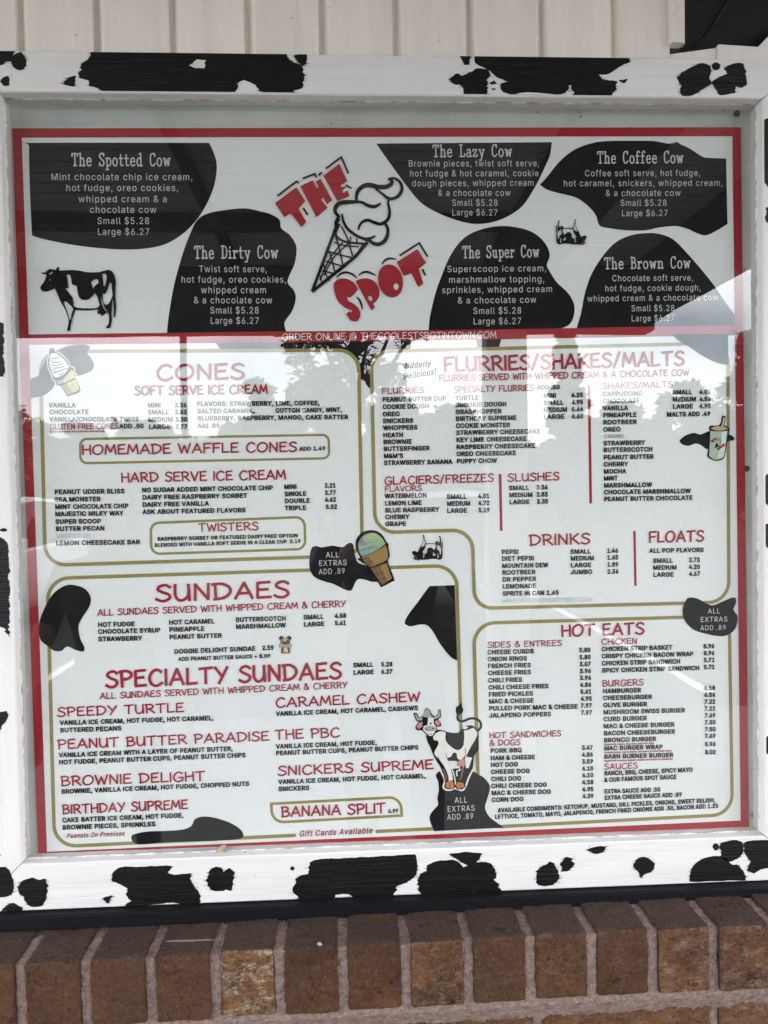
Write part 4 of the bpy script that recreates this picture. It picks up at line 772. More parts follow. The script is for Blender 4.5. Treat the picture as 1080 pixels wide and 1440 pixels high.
crk_a = nt.nodes.new('ShaderNodeVectorMath'); crk_a.operation = 'MULTIPLY_ADD'; crk_a.inputs[1].default_value = (.05, .05, .05)
L(crk_n.outputs['Color'], crk_a.inputs[0]); L(tc.outputs['Object'], crk_a.inputs[2]); L(crk_a.outputs['Vector'], crk_v.inputs['Vector'])
crk_r = ramp(crk_v.outputs['Distance'], [(.0, (1, 1, 1)), (.035, (0, 0, 0))])
crk_m = ramp(nz(22, 3).outputs['Fac'], [(.50, (0, 0, 0)), (.62, (1, 1, 1))])
crk = nt.nodes.new('ShaderNodeMath'); crk.operation = 'MULTIPLY'; L(crk_r.outputs['Color'], crk.inputs[0]); L(crk_m.outputs['Color'], crk.inputs[1])
c4 = mix(crk.outputs['Value'], c4, (.012, .008, .006))
c5 = mix(spk.outputs['Color'], c4, (.30, .24, .18))
L(c5, pb.inputs['Base Color'])
bp = nt.nodes.new('ShaderNodeBump'); bp.inputs['Strength'].default_value = 1.0; bp.inputs['Distance'].default_value = .0035
hn = nz(150, 9, .8, (1, 1, 1.0))
L(hn.outputs['Fac'], bp.inputs['Height']); L(bp.outputs['Normal'], pb.inputs['Normal'])
M['brick'] = bm_brick
M['mortar'] = nmat('pinkish_mortar', (.37, .265, .23), .95, .1, 0, (150, 150, 150), 1.0, (420, 420, 420), .003, col2=(.19, .132, .112))


def rough_block(mb_, ids, lo, hi, idv, step=.006, rad=.004, amp=.0010, skip_back=True):
    """A brick: gridded box with rounded arrises and an uneven surface; remembers its id per face."""
    c = [(a + b) / 2 for a, b in zip(lo, hi)]
    hx = [(b - a) / 2 for a, b in zip(lo, hi)]
    seed = Vector((idv[0] * 17, idv[1] * 31, idv[2] * 13))

    def pt(p):
        q = Vector(p)
        inner = Vector([max(-h + rad, min(h - rad, v)) for v, h in zip(q, hx)])
        d = q - inner
        if d.length > 1e-9: q = inner + d.normalized() * rad
        nn = d.normalized() if d.length > 1e-9 else Vector((0, 0, 0))
        w = q + Vector(c)
        s = noise.noise((w + seed) * 55) + .6 * noise.noise((w + seed) * 150) + .5 * noise.noise((w + seed) * 420)
        return w + nn * s * amp
    for ax in range(3):
        for sg in (-1, 1):
            if skip_back and ax == 1 and sg == 1: continue
            u, v = [(1, 2), (2, 0), (0, 1)][ax]
            nu, nv = max(2, int(2 * hx[u] / step)), max(2, int(2 * hx[v] / step))
            vs, fs = [], []
            for i in range(nu + 1):
                for j in range(nv + 1):
                    p = [0, 0, 0]
                    p[ax] = sg * hx[ax]
                    p[u] = -hx[u] + 2 * hx[u] * i / nu
                    p[v] = -hx[v] + 2 * hx[v] * j / nv
                    vs.append(pt(p))
            for i in range(nu):
                for j in range(nv):
                    f = (i * (nv + 1) + j, (i + 1) * (nv + 1) + j, (i + 1) * (nv + 1) + j + 1, i * (nv + 1) + j + 1)
                    fs.append(f if sg > 0 else f[::-1])
            b0 = len(mb_.f)
            mb_.add(vs, fs)
            ids += [idv] * len(fs)


def brick_mesh(mb_, ids, name, par):
    o_ = rel(mb_, name, M['brick'], par, smooth=True)
    at_ = o_.data.attributes.new('brick_id', 'FLOAT_VECTOR', 'FACE')
    at_.data.foreach_set('vector', [c for i in ids for c in i])
    return o_


bw = empty('brick_wall', 'brown brick wall with a row of upright sill bricks on top', 'wall', (0, -.06, GZ))
rb = random.Random(12)
mb, ids = MB(), []
PIT = .0725
for k in range(-32, 33):
    xc = -.4348 + PIT / 2 + (k + 6) * PIT - .0005
    w = .0612
    scr = {-6: .12, -5: .18, -4: .30, -3: 1.0, -2: .03, -1: .06, 0: .55, 1: .10, 2: .28, 3: .12, 4: .7, 5: .5, 6: .3}.get(k, rb.random() * .6)
    wht = 1.0 if k == -3 else (.3 if k in (0, 4, 5) else rb.random() * .1)
    near = -9 <= k <= 9
    j = (rb.random() - .5) * .003
    rough_block(mb, ids, (xc - w / 2, -.105 + j, SILL - .077 + j * .5), (xc + w / 2, -.01, SILL + j * .4), (rb.random(), scr, wht), .003 if near else .02, .0034, .0013 if near else .0004)
brick_mesh(mb, ids, 'sill_row', bw)
mb, ids = MB(), []
for row in range(13):
    zt = SILL - .077 - .011 - row * .0677
    ln = .203
    for k in range(-10, 11):
        xa = .148 + (.107 if row % 2 else 0) + k * (ln + .010) - .2
        near = row == 0 and -.8 < xa < .7
        rough_block(mb, ids, (xa, -.0885, zt - .057), (xa + ln, -.03, zt), (rb.random(), .1 + rb.random() * .7, rb.random() * .4), .004 if near else .025, .003, .0012 if near else .0003)
brick_mesh(mb, ids, 'stretcher_courses', bw)


def rough_sheet(mb_, x0, x1, fn, nx, ny, amp):
    vs, fs = [], []
    for i in range(nx + 1):
        for j in range(ny + 1):
            p = Vector(fn(x0 + (x1 - x0) * i / nx, j / ny))
            s = noise.noise(p * 60) + .8 * noise.noise(p * 220) + .7 * noise.noise(p * 520)
            vs.append((p.x, p.y + s * amp, p.z + s * amp * .6))
    for i in range(nx):
        for j in range(ny):
            fs.append((i * (ny + 1) + j, (i + 1) * (ny + 1) + j, (i + 1) * (ny + 1) + j + 1, i * (ny + 1) + j + 1))
    mb_.add(vs, fs)


mb = MB()
def sill_sec(x, t_):
    # section through the joints: front of the sill row, round the arris, back along its top
    if t_ < .5: return (x, -.1005, SILL - .085 + t_ * 2 * .0805)
    return (x, -.1005 + (t_ - .5) * 2 * .085, SILL - .0040)
rough_sheet(mb, -.62, .62, sill_sec, 620, 70, .0012)
rough_sheet(mb, -.62, .62, lambda x, t_: (x, -.0845 - .0145 * min(1, max(0, t_ - .55) * 3), SILL - .16 + t_ * .083), 500, 40, .0011)
mb.box((-7.0, -.082, GZ), (4.0, -.02, SILL - .16))
mb.box((-7.0, -.0985, SILL - .078), (-.62, -.02, SILL - .006))
mb.box((.62, -.0985, SILL - .078), (4.0, -.02, SILL - .006))
rel(mb, 'mortar', M['mortar'], bw, smooth=False)

bw.rotation_euler = (0, -.0103, 0)                 # the masonry runs slightly out of level
bw.location.x -= .0103 * (SILL - GZ) * -1 - .0

# marks on the sill bricks
def on_sill(px, py):
    d = RW.transposed() @ Vector(((px - 540) / FPX, (py - 720) / FPX, 1))
    x_ = 0
    for _ in range(4):
        t_ = (SILL + .0012 + x_ * .0103 - CW.z) / d.z
        x_ = CW.x + d.x * t_
    return Vector((x_, CW.y + d.y * t_, CW.z + d.z * t_))


def mark(name, pts, mat_, lift=.0004):
    P_ = catmull([(v.x, v.y) for v in (on_sill(*q) for q in pts)], True, 4)
    zz = on_sill(*pts[0]).z
    m_ = MB()
    n = len(P_)
    cx, cy = sum(p[0] for p in P_) / n, sum(p[1] for p in P_) / n
    m_.add([(p[0], p[1], zz - .001) for p in P_] + [(cx + (p[0] - cx) * .7, cy + (p[1] - cy) * .7, zz + lift) for p in P_], [(i, (i + 1) % n, n + (i + 1) % n, n + i) for i in range(n)] + [tuple(n + i for i in range(n))])
    o_ = m_.build(name, mat_)
    o_.parent = bw
    o_.matrix_parent_inverse = (Matrix.Translation(bw.location) @ bw.rotation_euler.to_matrix().to_4x4()).inverted()


M['dust'] = nmat('pale_dust', (.24, .20, .175), .9, .1, .4, (300, 300, 300))
mark('black_chip', [(696,1305),(701,1303.5),(706,1306),(711,1307.5),(709,1309.5),(702,1308.5),(697,1307.5)], M['black_pane'])
mark('white_spatter', [(446,1325.5),(450,1324.5),(453,1326.5),(451,1328.5),(447,1328)], M['caulk'])
mark('pale_scratch', [(233,1322.3),(255,1321.3),(280,1320.6),(300,1319.4),(300,1320.3),(280,1322),(255,1322.9),(235,1323.3)], M['dust'], .0002)

# dark metal strip between frame and bricks
mb = MB()
for (xa, xb) in [(-7.0, 4.0)]:
    sec = [(-.004, -.5065), (-.0385, -.5062), (-.0415, -.5085), (-.0420, -.5215), (-.0405, -.5230), (-.004, -.5230)]
    n = 60
    vs = [(xa + (xb - xa) * i / n, y + .0006 * noise.noise(Vector((i * .7, y * 40, 0))), z + .0005 * noise.noise(Vector((i * .9, 3, z * 30)))) for i in range(n + 1) for y, z in sec]
    m_ = len(sec)
    fs = [(i * m_ + j, (i + 1) * m_ + j, (i + 1) * m_ + (j + 1) % m_, i * m_ + (j + 1) % m_) for i in range(n) for j in range(m_)]
    mb.add(vs, [f[::-1] for f in fs])
o = mb.build('metal_flashing', M['flash'])
tag(o, 'dark blue black metal strip between the white frame and the brick sill', 'flashing')

# ------------------------------------------------------------------ the sign case
case = empty('display_case', 'white wooden display case painted with black cow spots', 'display case', (0, SY, FB))


def rail(corners, mat_, along):
    """A mitred board: four corners (x, z) of its front, with a slightly worn inner edge."""
    y0, y1 = FY, -.002
    n = 90
    a, b, c, d = [Vector(q) for q in corners]     # a-b outer edge, d-c inner edge
    m_ = MB()
    sec = []
    for i in range(n + 1):
        t_ = i / n
        po, pi_ = a.lerp(b, t_), d.lerp(c, t_)
        w = noise.noise(Vector((t_ * 40, along * 7, 0))) * .0005 + noise.noise(Vector((t_ * 140, along * 7, 3))) * .0003
        dirn = (po - pi_).normalized()
        e = pi_ - dirn * (0 + w)
        r_ = .0018
        sec.append([(po.x, y1, po.y), (po.x, y0 + r_, po.y), (po.x - dirn.x * r_, y0, po.y - dirn.y * r_),
                    (e.x + dirn.x * r_, y0, e.y + dirn.y * r_), (e.x, y0 + r_, e.y), (e.x, y1, e.y)])
    vs = [p for s_ in sec for p in s_]
    fs = [(i * 6 + j, (i + 1) * 6 + j, (i + 1) * 6 + j + 1, i * 6 + j + 1) for i in range(n) for j in range(5)]
    fs += [tuple(range(5, -1, -1)), tuple(n * 6 + j for j in range(6))]
    m_.add(vs, fs)
    o_ = rel(m_, 'rail', mat_, case)
    return o_


g = .0006
rails = {
 'top': rail([(FX0 + g, FT), (FX1 - g, FT), (GX1 - g, GZ1), (GX0 + g, GZ1)], M['wood_h'], 1),
 'bottom': rail([(FX1 - g, FB), (FX0 + g, FB), (GX0 + g, GZ0), (GX1 - g, GZ0)], M['wood_h'], 2),
 'left': rail([(FX0, FB + g), (FX0, FT - g), (GX0, GZ1 - g), (GX0, GZ0 + g)], M['wood_v'], 3),
 'right': rail([(FX1, FT - g), (FX1, FB + g), (GX1, GZ0 + g), (GX1, GZ1 - g)], M['wood_v'], 4),
}
mb = MB(); mb.box((GX0 - .012, .0045, GZ0 - .012), (GX1 + .012, .012, GZ1 + .012)); rel(mb, 'backing_board', M['back'], case)
mb = MB()
mb.box((GX0 - .006, GY, GZ0 - .006), (GX1 + .006, GY + .004, GZ1 + .006), 1)
mb.m[0] = 0
go = rel(mb, 'glass_pane', [M['glass'], M['glass_back']], case)
# chipped caulk along the glass
mb = MB()
for (p, q) in (((GX0, GZ1), (GX1, GZ1)), ((GX0, GZ0), (GX1, GZ0)), ((GX0, GZ0), (GX0, GZ1)), ((GX1, GZ0), (GX1, GZ1))):
    p, q = Vector(p), Vector(q)
    n = 240
    pts, rr = [], []
    for i in range(n + 1):
        w = p.lerp(q, i / n)
        s_ = noise.noise(Vector((i * .11, p.x * 9, p.y * 9))) + .7 * noise.noise(Vector((i * .45, p.x * 9, p.y * 5)))
        pts.append((w.x, GY - .0002, w.y))
        rr.append(max(.0002, .0013 + s_ * .0013))
    mb.tube(pts, rr, 6)
rel(mb, 'caulk', M['caulk'], case)


def screw(px, py, r):
    x, z = wall(px, py, .004)
    m_ = MB()
    n = 14
    for k in range(4):
        pass
    rings = [(r, .0045), (r, .0030), (r * .8, .0016), (r * .35, .0012), (r * .3, .0020)]
    vs = [(x + a_ * cos(2 * pi * i / n), y_, z + a_ * sin(2 * pi * i / n)) for a_, y_ in rings for i in range(n)]
    fs = [(k * n + i, k * n + (i + 1) % n, (k + 1) * n + (i + 1) % n, (k + 1) * n + i) for k in range(4) for i in range(n)] + [tuple(4 * n + i for i in range(n))]
    m_.add(vs, [f[::-1] for f in fs])
    return rel(m_, 'screw', M['screw'], case)


screw(1036, 160, .0042)
screw(1050, 659, .0040)
x, z = wall(1058, 1146, .004)
mb = MB()
for k in range(5):
    a_ = 2 * pi * k / 5 + .3
    c_ = (x + .0024 * cos(a_), z + .0024 * sin(a_))
    ribbon(mb, [(c_[0] + .0016 * cos(2 * pi * i / 10), c_[1] + .0016 * sin(2 * pi * i / 10)) for i in range(10)], .0005, .0040 - k * .00002, 0, True)
ribbon(mb, [(x + .0011 * cos(2 * pi * i / 10), z + .0011 * sin(2 * pi * i / 10)) for i in range(10)], .0008, .0038, 0, True)
rel(mb, 'flower_stamp', M['screw'], case)


# black paint spots: thin irregular skins of paint on each rail
def spot(rl, pts, hole=None, sm=True):
    P = [wall(*q, FY) for q in pts]
    P = soft(P, 62, 4) if sm else P

    def rough(P_, amp):
        out = []
        n = len(P_)
        for i in range(n):
            a, b = Vector(P_[i]), Vector(P_[(i + 1) % n])
            L_ = (b - a).length
            k = max(1, int(L_ / .0006))
            nn = Vector((-(b - a).y, (b - a).x))
            if nn.length > 0: nn.normalize()
            for j in range(k):
                p = a.lerp(b, j / k)
                hz = abs(nn.x)                       # 1 where the edge is upright: there the bristles end raggedly
                s_ = .6 * noise.noise(Vector((p.x * 70, p.y * 90, 1))) + .35 * noise.noise(Vector((p.x * 240, p.y * 300, 5)))
                br = noise.noise(Vector((p.x * 12, p.y * 230, 9))) + .45 * noise.noise(Vector((p.x * 30, p.y * 800, 4))) + .25 * noise.noise(Vector((p.x * 30, p.y * 1900, 2)))
                patchy = max(0, noise.noise(Vector((p.x * 45, p.y * 60, 12))) + .55)
                out.append((p.x + nn.x * (s_ * amp + br * hz * amp * 2.4 * patchy), p.y + nn.y * s_ * amp * .8))
        return out
    zlo, zhi = {'top': (GZ1 + .002, FT - .001), 'bottom': (FB + .001, GZ0 - .002)}.get(rl, (-9, 9))
    xlo, xhi = {'left': (-9, GX0 - .002), 'right': (GX1 + .002, 9)}.get(rl, (-9, 9))

    def keep(lp):                                       # the paint stays on the board's own face
        out = []
        for p in lp:
            q = (min(xhi, max(xlo, p[0])), min(zhi, max(zlo, p[1])))
            if not out or hypot(q[0] - out[-1][0], q[1] - out[-1][1]) > 1e-5: out.append(q)
        return out
    for amp in (.0018, .0014, .001, .0006, .0003, 0):
        loops = [keep(rough(P, amp))]
        if hole: loops.append(keep(rough([wall(*q, FY) for q in hole], amp)))
        m_ = MB()
        if poly2(m_, loops, FY - .00035): break
    # dry bristle strokes dragged along the board past the upright edges
    lp = loops[0]
    wid = max(p[0] for p in lp) - min(p[0] for p in lp)
    if wid > .012 and rl in ('top', 'bottom'):
        n = len(lp)
        rs_ = random.Random(int(abs(lp[0][0]) * 1e6))
        for q_ in range(int(26 + wid * 420)):
            i = rs_.randrange(n)
            a, b = Vector(lp[i - 1]), Vector(lp[(i + 2) % n])
            nn = Vector((-(b - a).y, (b - a).x))
            if nn.length < 1e-9: continue
            nn.normalize()
            if abs(nn.x) < .35: continue
            L_ = rs_.uniform(.0015, .006) * (1 if rs_.random() < .8 else 1.8)
            c_ = Vector(lp[i])
            t2 = rs_.uniform(.00012, .0004)
            dz = rs_.uniform(-.1, .1)
            sl = [Vector((c_.x - L_ * (.5 + .5 * rs_.random()), c_.y)), Vector((c_.x, c_.y + t2)), Vector((c_.x + L_ * (.5 + .5 * rs_.random()), c_.y + L_ * dz)), Vector((c_.x, c_.y - t2))]
            if min(p.y for p in sl) < zlo or max(p.y for p in sl) > zhi: continue
            m_.face([(p.x, FY - .00025 - .00001 * (q_ % 9), p.y) for p in reversed(sl)], 1)
    for lp in loops:
        n = len(lp)
        m_.add([(p[0], FY - .00035, p[1]) for p in lp] + [(p[0], FY + .0002, p[1]) for p in lp], [(i, (i + 1) % n, n + (i + 1) % n, n + i) for i in range(n)])
    o_ = m_.build('cow_spot', [M['spot'], M['dry']])
    o_.parent = rails[rl]
    return o_


def disc(cx, cy, rx, ry=None, n=9):
    ry = ry or rx
    return [(cx + rx * cos(2 * pi * i / n), cy + ry * sin(2 * pi * i / n)) for i in range(n)]


SPOTS = {
 'top': [
  [(-40,66),(0,69),(22,69),(18,78),(24,75),(30,73),(36,82),(37,90),(32,98),(24,98),(18,93),(16,87),(8,87),(0,92),(-40,95)],
  [(0,115),(4,110),(12,107),(13,120),(5,121)],
  [(88,117),(98,109),(105,107),(105,122),(98,121)],
  ([(128,71),(122,85),(113,90),(116,98),(108,103),(112,110),(124,113),(124,121),(140,126),(148,133),(165,134),(200,134),(280,134),(300,135),(322,134),(335,124),(333,118),(342,113),(350,115),(360,120),(364,128),(375,131),(380,135),(410,135),(420,133),(412,128),(425,122),(428,104),(423,92),(414,88),(405,82),(404,74),(355,75),(300,73),(200,72)],
   [(266,92),(276,83),(290,85),(288,96),(274,96)]),
  [(413,78),(431,75),(431,88),(426,93),(418,85)],
  [(646,78),(662,78),(659,91),(653,92)],
  [(632,112),(643,104),(650,107),(663,101),(672,96),(685,98),(688,108),(686,120),(683,135),(672,140),(662,140),(652,137),(652,128),(648,120),(640,119)],
  [(667,79),(720,79),(885,81),(886,88),(875,92),(865,98),(855,104),(843,105),(848,112),(860,113),(869,115),(866,121),(860,135),(853,140),(835,141),(810,141),(806,132),(803,120),(800,120),(796,130),(780,133),(760,131),(745,130),(730,131),(720,134),(706,128),(704,118),(714,115),(700,108),(690,100),(680,95),(670,90)],
  [(726,138),(740,134),(765,136),(765,141),(745,142),(730,141)],
  [(688,116),(695,113),(699,118),(690,120)], [(690,125),(697,124),(695,127)],
  [(870,113),(882,111),(880,117),(875,117)],
  [(951,110),(960,102),(975,93),(985,89),(996,92),(1000,100),(998,110),(1001,118),(990,124),(975,134),(962,136),(956,128),(957,118)],
  disc(1007,93,5.5,5),
  [(1000,116),(1012,108),(1023,103),(1018,96),(1030,90),(1042,89),(1048,96),(1048,108),(1051,116),(1044,123),(1035,122),(1034,130),(1015,134),(1008,128)],
 ],
 'right': [
  [(1074,172),(1073,190),(1071,220),(1072,250),(1078,262),(1120,262),(1120,160),(1080,166)],
  [(1077,292),(1110,290),(1110,330),(1078,312)],
  [(1073,688),(1075,672),(1085,665),(1110,668),(1110,712),(1085,712),(1074,705)],
  [(1071,750),(1078,737),(1110,735),(1110,770),(1085,772),(1075,765)],
  [(1076,1040),(1085,1033),(1110,1033),(1110,1070),(1078,1060)],
 ],
 'left': [
  [(-40,452),(0,453),(6,462),(6,490),(7,525),(0,530),(-40,530)],
  disc(5.5,745,3),
  [(-40,740),(-10,750),(0,755),(9,762),(12,780),(14,840),(14,895),(8,890),(0,880),(-40,870)],
  [(-30,1000),(0,1001),(9,1000),(11,1007),(3,1020),(-2,1030),(-30,1040)],
 ],
 'bottom': [
  [(-30,1212),(0,1217),(10,1220),(16,1232),(20,1247),(15,1258),(0,1262),(-30,1262)],
  [(25,1250),(30,1240),(45,1234),(52,1237),(62,1236),(67,1245),(66,1258),(62,1270),(55,1275),(38,1272),(33,1262)],
  [(2,1281),(12,1272),(20,1270),(32,1276),(31,1281)],
  [(144,1263),(158,1259),(152,1271)],
  [(157,1238),(160,1225),(172,1219),(195,1219),(240,1217),(242,1220),(235,1227),(245,1230),(255,1229),(270,1228),(268,1238),(275,1248),(282,1260),(280,1270),(262,1272),(240,1269),(220,1272),(195,1274),(175,1274),(185,1266),(178,1262),(180,1250),(170,1244)],
  [(293,1230),(300,1220),(310,1220),(314,1226),(322,1221),(330,1226),(328,1240),(325,1253),(318,1251),(312,1253),(298,1252),(292,1243)],
  disc(411,1221,3),
  [(413,1246),(420,1232),(433,1229),(435,1213),(450,1208),(500,1206),(585,1201),(587,1215),(585,1230),(572,1240),(560,1246),(555,1255),(550,1261),(520,1262),(500,1262),(490,1257),(472,1258),(470,1264),(425,1265),(418,1260),(412,1254)],
  [(588,1248),(590,1230),(600,1225),(603,1216),(620,1210),(640,1210),(652,1220),(660,1216),(675,1212),(690,1214),(697,1225),(698,1240),(704,1246),(705,1253),(640,1256),(592,1258)],
  [(632,1201),(655,1198),(678,1200),(672,1210),(660,1216),(648,1212)],
  [(754,1240),(757,1222),(768,1216),(772,1212),(778,1214),(787,1230),(780,1242),(768,1246),(758,1244)],
  [(788,1215),(795,1206),(805,1207),(808,1216),(800,1224),(790,1226)],
  [(825,1195),(838,1190),(853,1190),(848,1197),(838,1200)],
  [(890,1220),(897,1208),(908,1205),(920,1214),(918,1224),(905,1230),(901,1235),(898,1227)],
  [(969,1240),(972,1222),(985,1209),(1003,1204),(1018,1206),(1030,1215),(1038,1216),(1048,1232),(1049,1238)],
  disc(1006,1191,4,5),
  [(1013,1186),(1030,1181),(1043,1184),(1045,1198),(1035,1208),(1025,1212),(1015,1204)],
  [(1047,1185),(1060,1181),(1110,1182),(1110,1216),(1072,1222),(1060,1228),(1050,1224),(1056,1212),(1047,1200)],
 ],
}
for rl, L_ in SPOTS.items():
    for sp_ in L_:
        if isinstance(sp_, tuple): spot(rl, sp_[0], sp_[1])
        else: spot(rl, sp_)

# ------------------------------------------------------------------ the menu board
board = empty('menu_board', 'printed menu board with red border and black cow patches behind glass', 'menu board')
board.matrix_world = ROT.to_4x4()
HW, HH = .457, .4542
mb = MB(); mb.box((-HW, 0, -HH), (HW, .0028, HH)); mb.build('printed_sheet', M['paper'], board)


def part(name, mb_, mats, parent=None):
    o_ = mb_.build(name, mats, parent or board)
    return o_


Y_PATCH, Y_RED, Y_PANEL, Y_GOLD, Y_STICK, Y_ART, Y_TXT = -.0002, -.0004, -.0006, -.0008, -.0010, -.0013, -.0016
# red border and divider band
mb = MB()
bw_ = .0112
poly2(mb, [[(-HW, -HH), (HW, -HH), (HW, HH), (-HW, HH)], [(-HW + bw_, -HH + bw_), (-HW + bw_, HH - bw_), (HW - bw_, HH - bw_), (HW - bw_, -HH + bw_)]], Y_RED)
part('red_border', mb, M['red'])
mb = MB()
bl = [sheet(*p) for p in ((30,470.5),(200,468.5),(360,466.5),(540,465),(720,463),(880,460),(1040,457.5),(1040,471.5),(880,474),(720,477),(540,479.5),(360,482),(200,483.5),(30,485))]
bl = [(max(-HW + bw_, min(HW - bw_, p[0])), p[1]) for p in bl]
poly2(mb, [bl], Y_RED)
part('red_band', mb, M['red'])


def lettering(lines, name='lettering', mats=None, parent=None, y=Y_TXT, slope=None):
    """lines: (style, text, x_left, y_baseline, x_right, y_baseline_right or None, cap height) in photograph pixels."""
    mb_ = MB()
    for style, s_, x0, y0, x1, y1, h in lines:
        kw = {}
        sl_ = 0
        if style == 'italic': style, sl_, kw['weight'] = 'plain', .24, .028
        if style == 'thin': style, kw['weight'] = 'casual', .11
        if style == 'light': style, kw['weight'] = 'plain', .0
        if style == 'mid': style, kw['weight'] = 'plain', .02
        if style == 'fat': style, kw['weight'] = 'casual', .185
        if y1 is None: y1 = y0 + (slope or 0) * (x1 - x0)
        line(mb_, s_, sheet(x0, y0), sheet(x1, y1), h * PX, y, style, slant=sl_, **kw)
    return part(name, mb_, mats or M['ink'], parent)


def column(name, rows, h, slope, mats=None, style='bold', y=Y_TXT):
    """rows: (text, x_left, y_baseline, x_right or None). Lines without a right edge take the column's usual letter width."""
    mb_ = MB()
    track = .07 if style == 'bold' else .12
    us = []
    for s_, x0, y0, x1 in rows:
        if x1: us.append((x1 - x0) / text_width(s_, style, track))
    u = sum(us) / len(us) if us else h * 1.1
    for s_, x0, y0, x1 in rows:
        xe = x1 or x0 + u * text_width(s_, style, track)
        line(mb_, s_, sheet(x0, y0), sheet(xe, y0 + slope * (xe - x0)), h * PX, y, style)
    return part(name, mb_, mats or M['ink'])


def patch(name, pts, mat='black', y=Y_PATCH, k=5, sharp=50):
    mb_ = MB()
    poly2(mb_, [soft([sheet(*p) for p in pts], sharp, k)], y)
    return part(name, mb_, M[mat])


def crop(ox, oy, s_):
    return lambda pts: [(x_ / s_ + ox, y_ / s_ + oy) for x_, y_ in pts]


# ---- upper half: cow patches with the specials
p1 = patch('cow_patch', [(45,201),(294,201),(301,216),(305,235),(300,265),(285,297),(265,322),(240,340),(215,348),(180,351),(140,349),(100,344),(60,336),(45,331),(43.5,300),(41.5,250),(41,205)], sharp=46)
p2 = patch('cow_patch', [(235,470),(235.5,460),(238,440),(245,400),(257,357),(267,330),(277,310),(293,300),(320,295),(345,293),(365,297),(380,301),(393,309),(395.5,321),(407,330),(415.5,343),(417,354),(414,372),(404.4,395.5),(413,408),(416,420),(411,437),(402,450),(400,457),(404,470)], sharp=65)
p3 = patch('cow_patch', [(529,202),(776,200),(774,215),(770,227),(754,260),(737,287),(720,301),(695,312),(668,315),(643,310),(617,300),(593,286),(573,263),(548,229)], sharp=65)
p4 = patch('cow_patch', [(759,260),(770,248),(787,227),(807,211),(830,202),(853,198.5),(893,198),(920,198.5),(940,202),(952,200),(957,203),(970,209),(987,220),(997,222),(1021,223),(1023,315),(1010,323),(993,331),(980,328),(967,322),(950,318),(927,320),(907,324),(880,324),(857,321),(843,317),(838,303),(827,290),(810,278),(787,272),(770,267)], sharp=60)
p5 = patch('cow_patch', [(602,470),(603,460),(605,443),(613,410),(623,383),(633,360),(647,340),(663,328),(687,320),(713,318),(740,323),(757,332),(769,346),(773,360),(769,372),(772,380),(783,397),(797,410),(805,422),(808,433),(806,447),(800,457),(790,462),(785,470)], sharp=75)
p6 = patch('cow_patch', [(810,470),(811,461),(817,440),(823,410),(833,383),(850,357),(867,340),(887,331),(907,328),(927,329),(947,337),(967,357),(987,380),(1003,400),(1020,425),(1036,449),(1036,470)], sharp=75)
patch('cow_patch', [(300,470),(576,468),(577,490),(560,520),(525,545),(515,541),(507,533),(450,515),(360,500),(313,493)], sharp=75)
patch('cow_patch', [(668,470),(707,470),(701,491),(672,492)])
W = M['white']


def special(par, name, desc):
    lettering([name], 'title_lettering', W, par)
    lettering(desc, 'lettering', W, par)


P = 'plain'
special(p1, ('slab','The Spotted Cow',102.3,234.3,240,None,17.5), [(P,'Mint chocolate chip ice cream,',72.3,254,271.7,None,9),(P,'hot fudge, oreo cookies,',93.3,269.3,251.7,None,9),(P,'whipped cream & a',110.7,285,235.7,None,9),(P,'chocolate cow',126.7,300,220.7,None,9),(P,'Small $5.28',137.3,315.7,211,None,9),(P,'Large $6.27',137.5,331,211.4,None,9)])
special(p2, ('slab','The Dirty Cow',274.3,364.3,391,363.7,17.5), [(P,'Twist soft serve,',280,383.3,376,None,9),(P,'hot fudge, oreo cookies,',255,398,403.3,None,9),(P,'whipped cream',282.7,412.7,375,None,9),(P,'& a chocolate cow',272.7,427,383.3,None,9),(P,'Small $5.28',295.7,441.3,364.7,None,9),(P,'Large $6.27',296,455.7,365,None,9)])
special(p3, ('slab','The Lazy Cow',609,221.7,719.5,221,17), [(P,'Brownie pieces, twist soft serve,',574,235,758.3,234.5,8.7),(P,'hot fudge & hot caramel, cookie',576,249,757.3,248.5,8.7),(P,'dough pieces, whipped cream',579,262.7,750.7,262,8.7),(P,'& a chocolate cow',615.7,276.3,718,276,8.7),(P,'Small $5.28',635.3,290,700,None,8.7),(P,'Large $6.27',635.3,303.7,700,None,8.7)])
special(p4, ('slab','The Coffee Cow',840,230.7,960,230,17), [(P,'Coffee soft serve, hot fudge,',821.7,248.7,984.3,248,8.7),(P,'hot caramel, snickers, whipped cream,',791.7,262.7,1015.7,262,8.7),(P,'& a chocolate cow',851,276.5,956.7,276,8.7),(P,'Small $5.28',871.7,290.3,937.3,290,8.7),(P,'Large $6.27',873.3,304.7,939,304.3,8.7)])
special(p5, ('slab','The Super Cow',650.7,363.7,757.7,362,17), [(P,'Superscoop ice cream,',628.3,383.3,768.3,382,8.9),(P,'marshmallow topping,',630.7,398.3,765.7,397,8.9),(P,'sprinkles, whipped cream',621,412.7,776.7,411,8.9),(P,'& a chocolate cow',643.3,427.3,754,426,8.9),(P,'Small $5.28',665,442,733.3,441.3,8.9),(P,'Large $6.27',665,456.7,733.3,456,8.9)])
special(p6, ('slab','The Brown Cow',850,379,970,377.5,16.5), [(P,'Chocolate soft serve,',860,396,974.3,395,8.6),(P,'hot fudge, cookie dough,',850,410.3,985,409,8.6),(P,'whipped cream & a chocolate cow',825,424.5,1009.3,422.5,8.6),(P,'Small $5.28',887,438.3,948.3,437.7,8.6),(P,'Large $6.27',887,452.3,948.3,451.6,8.6)])

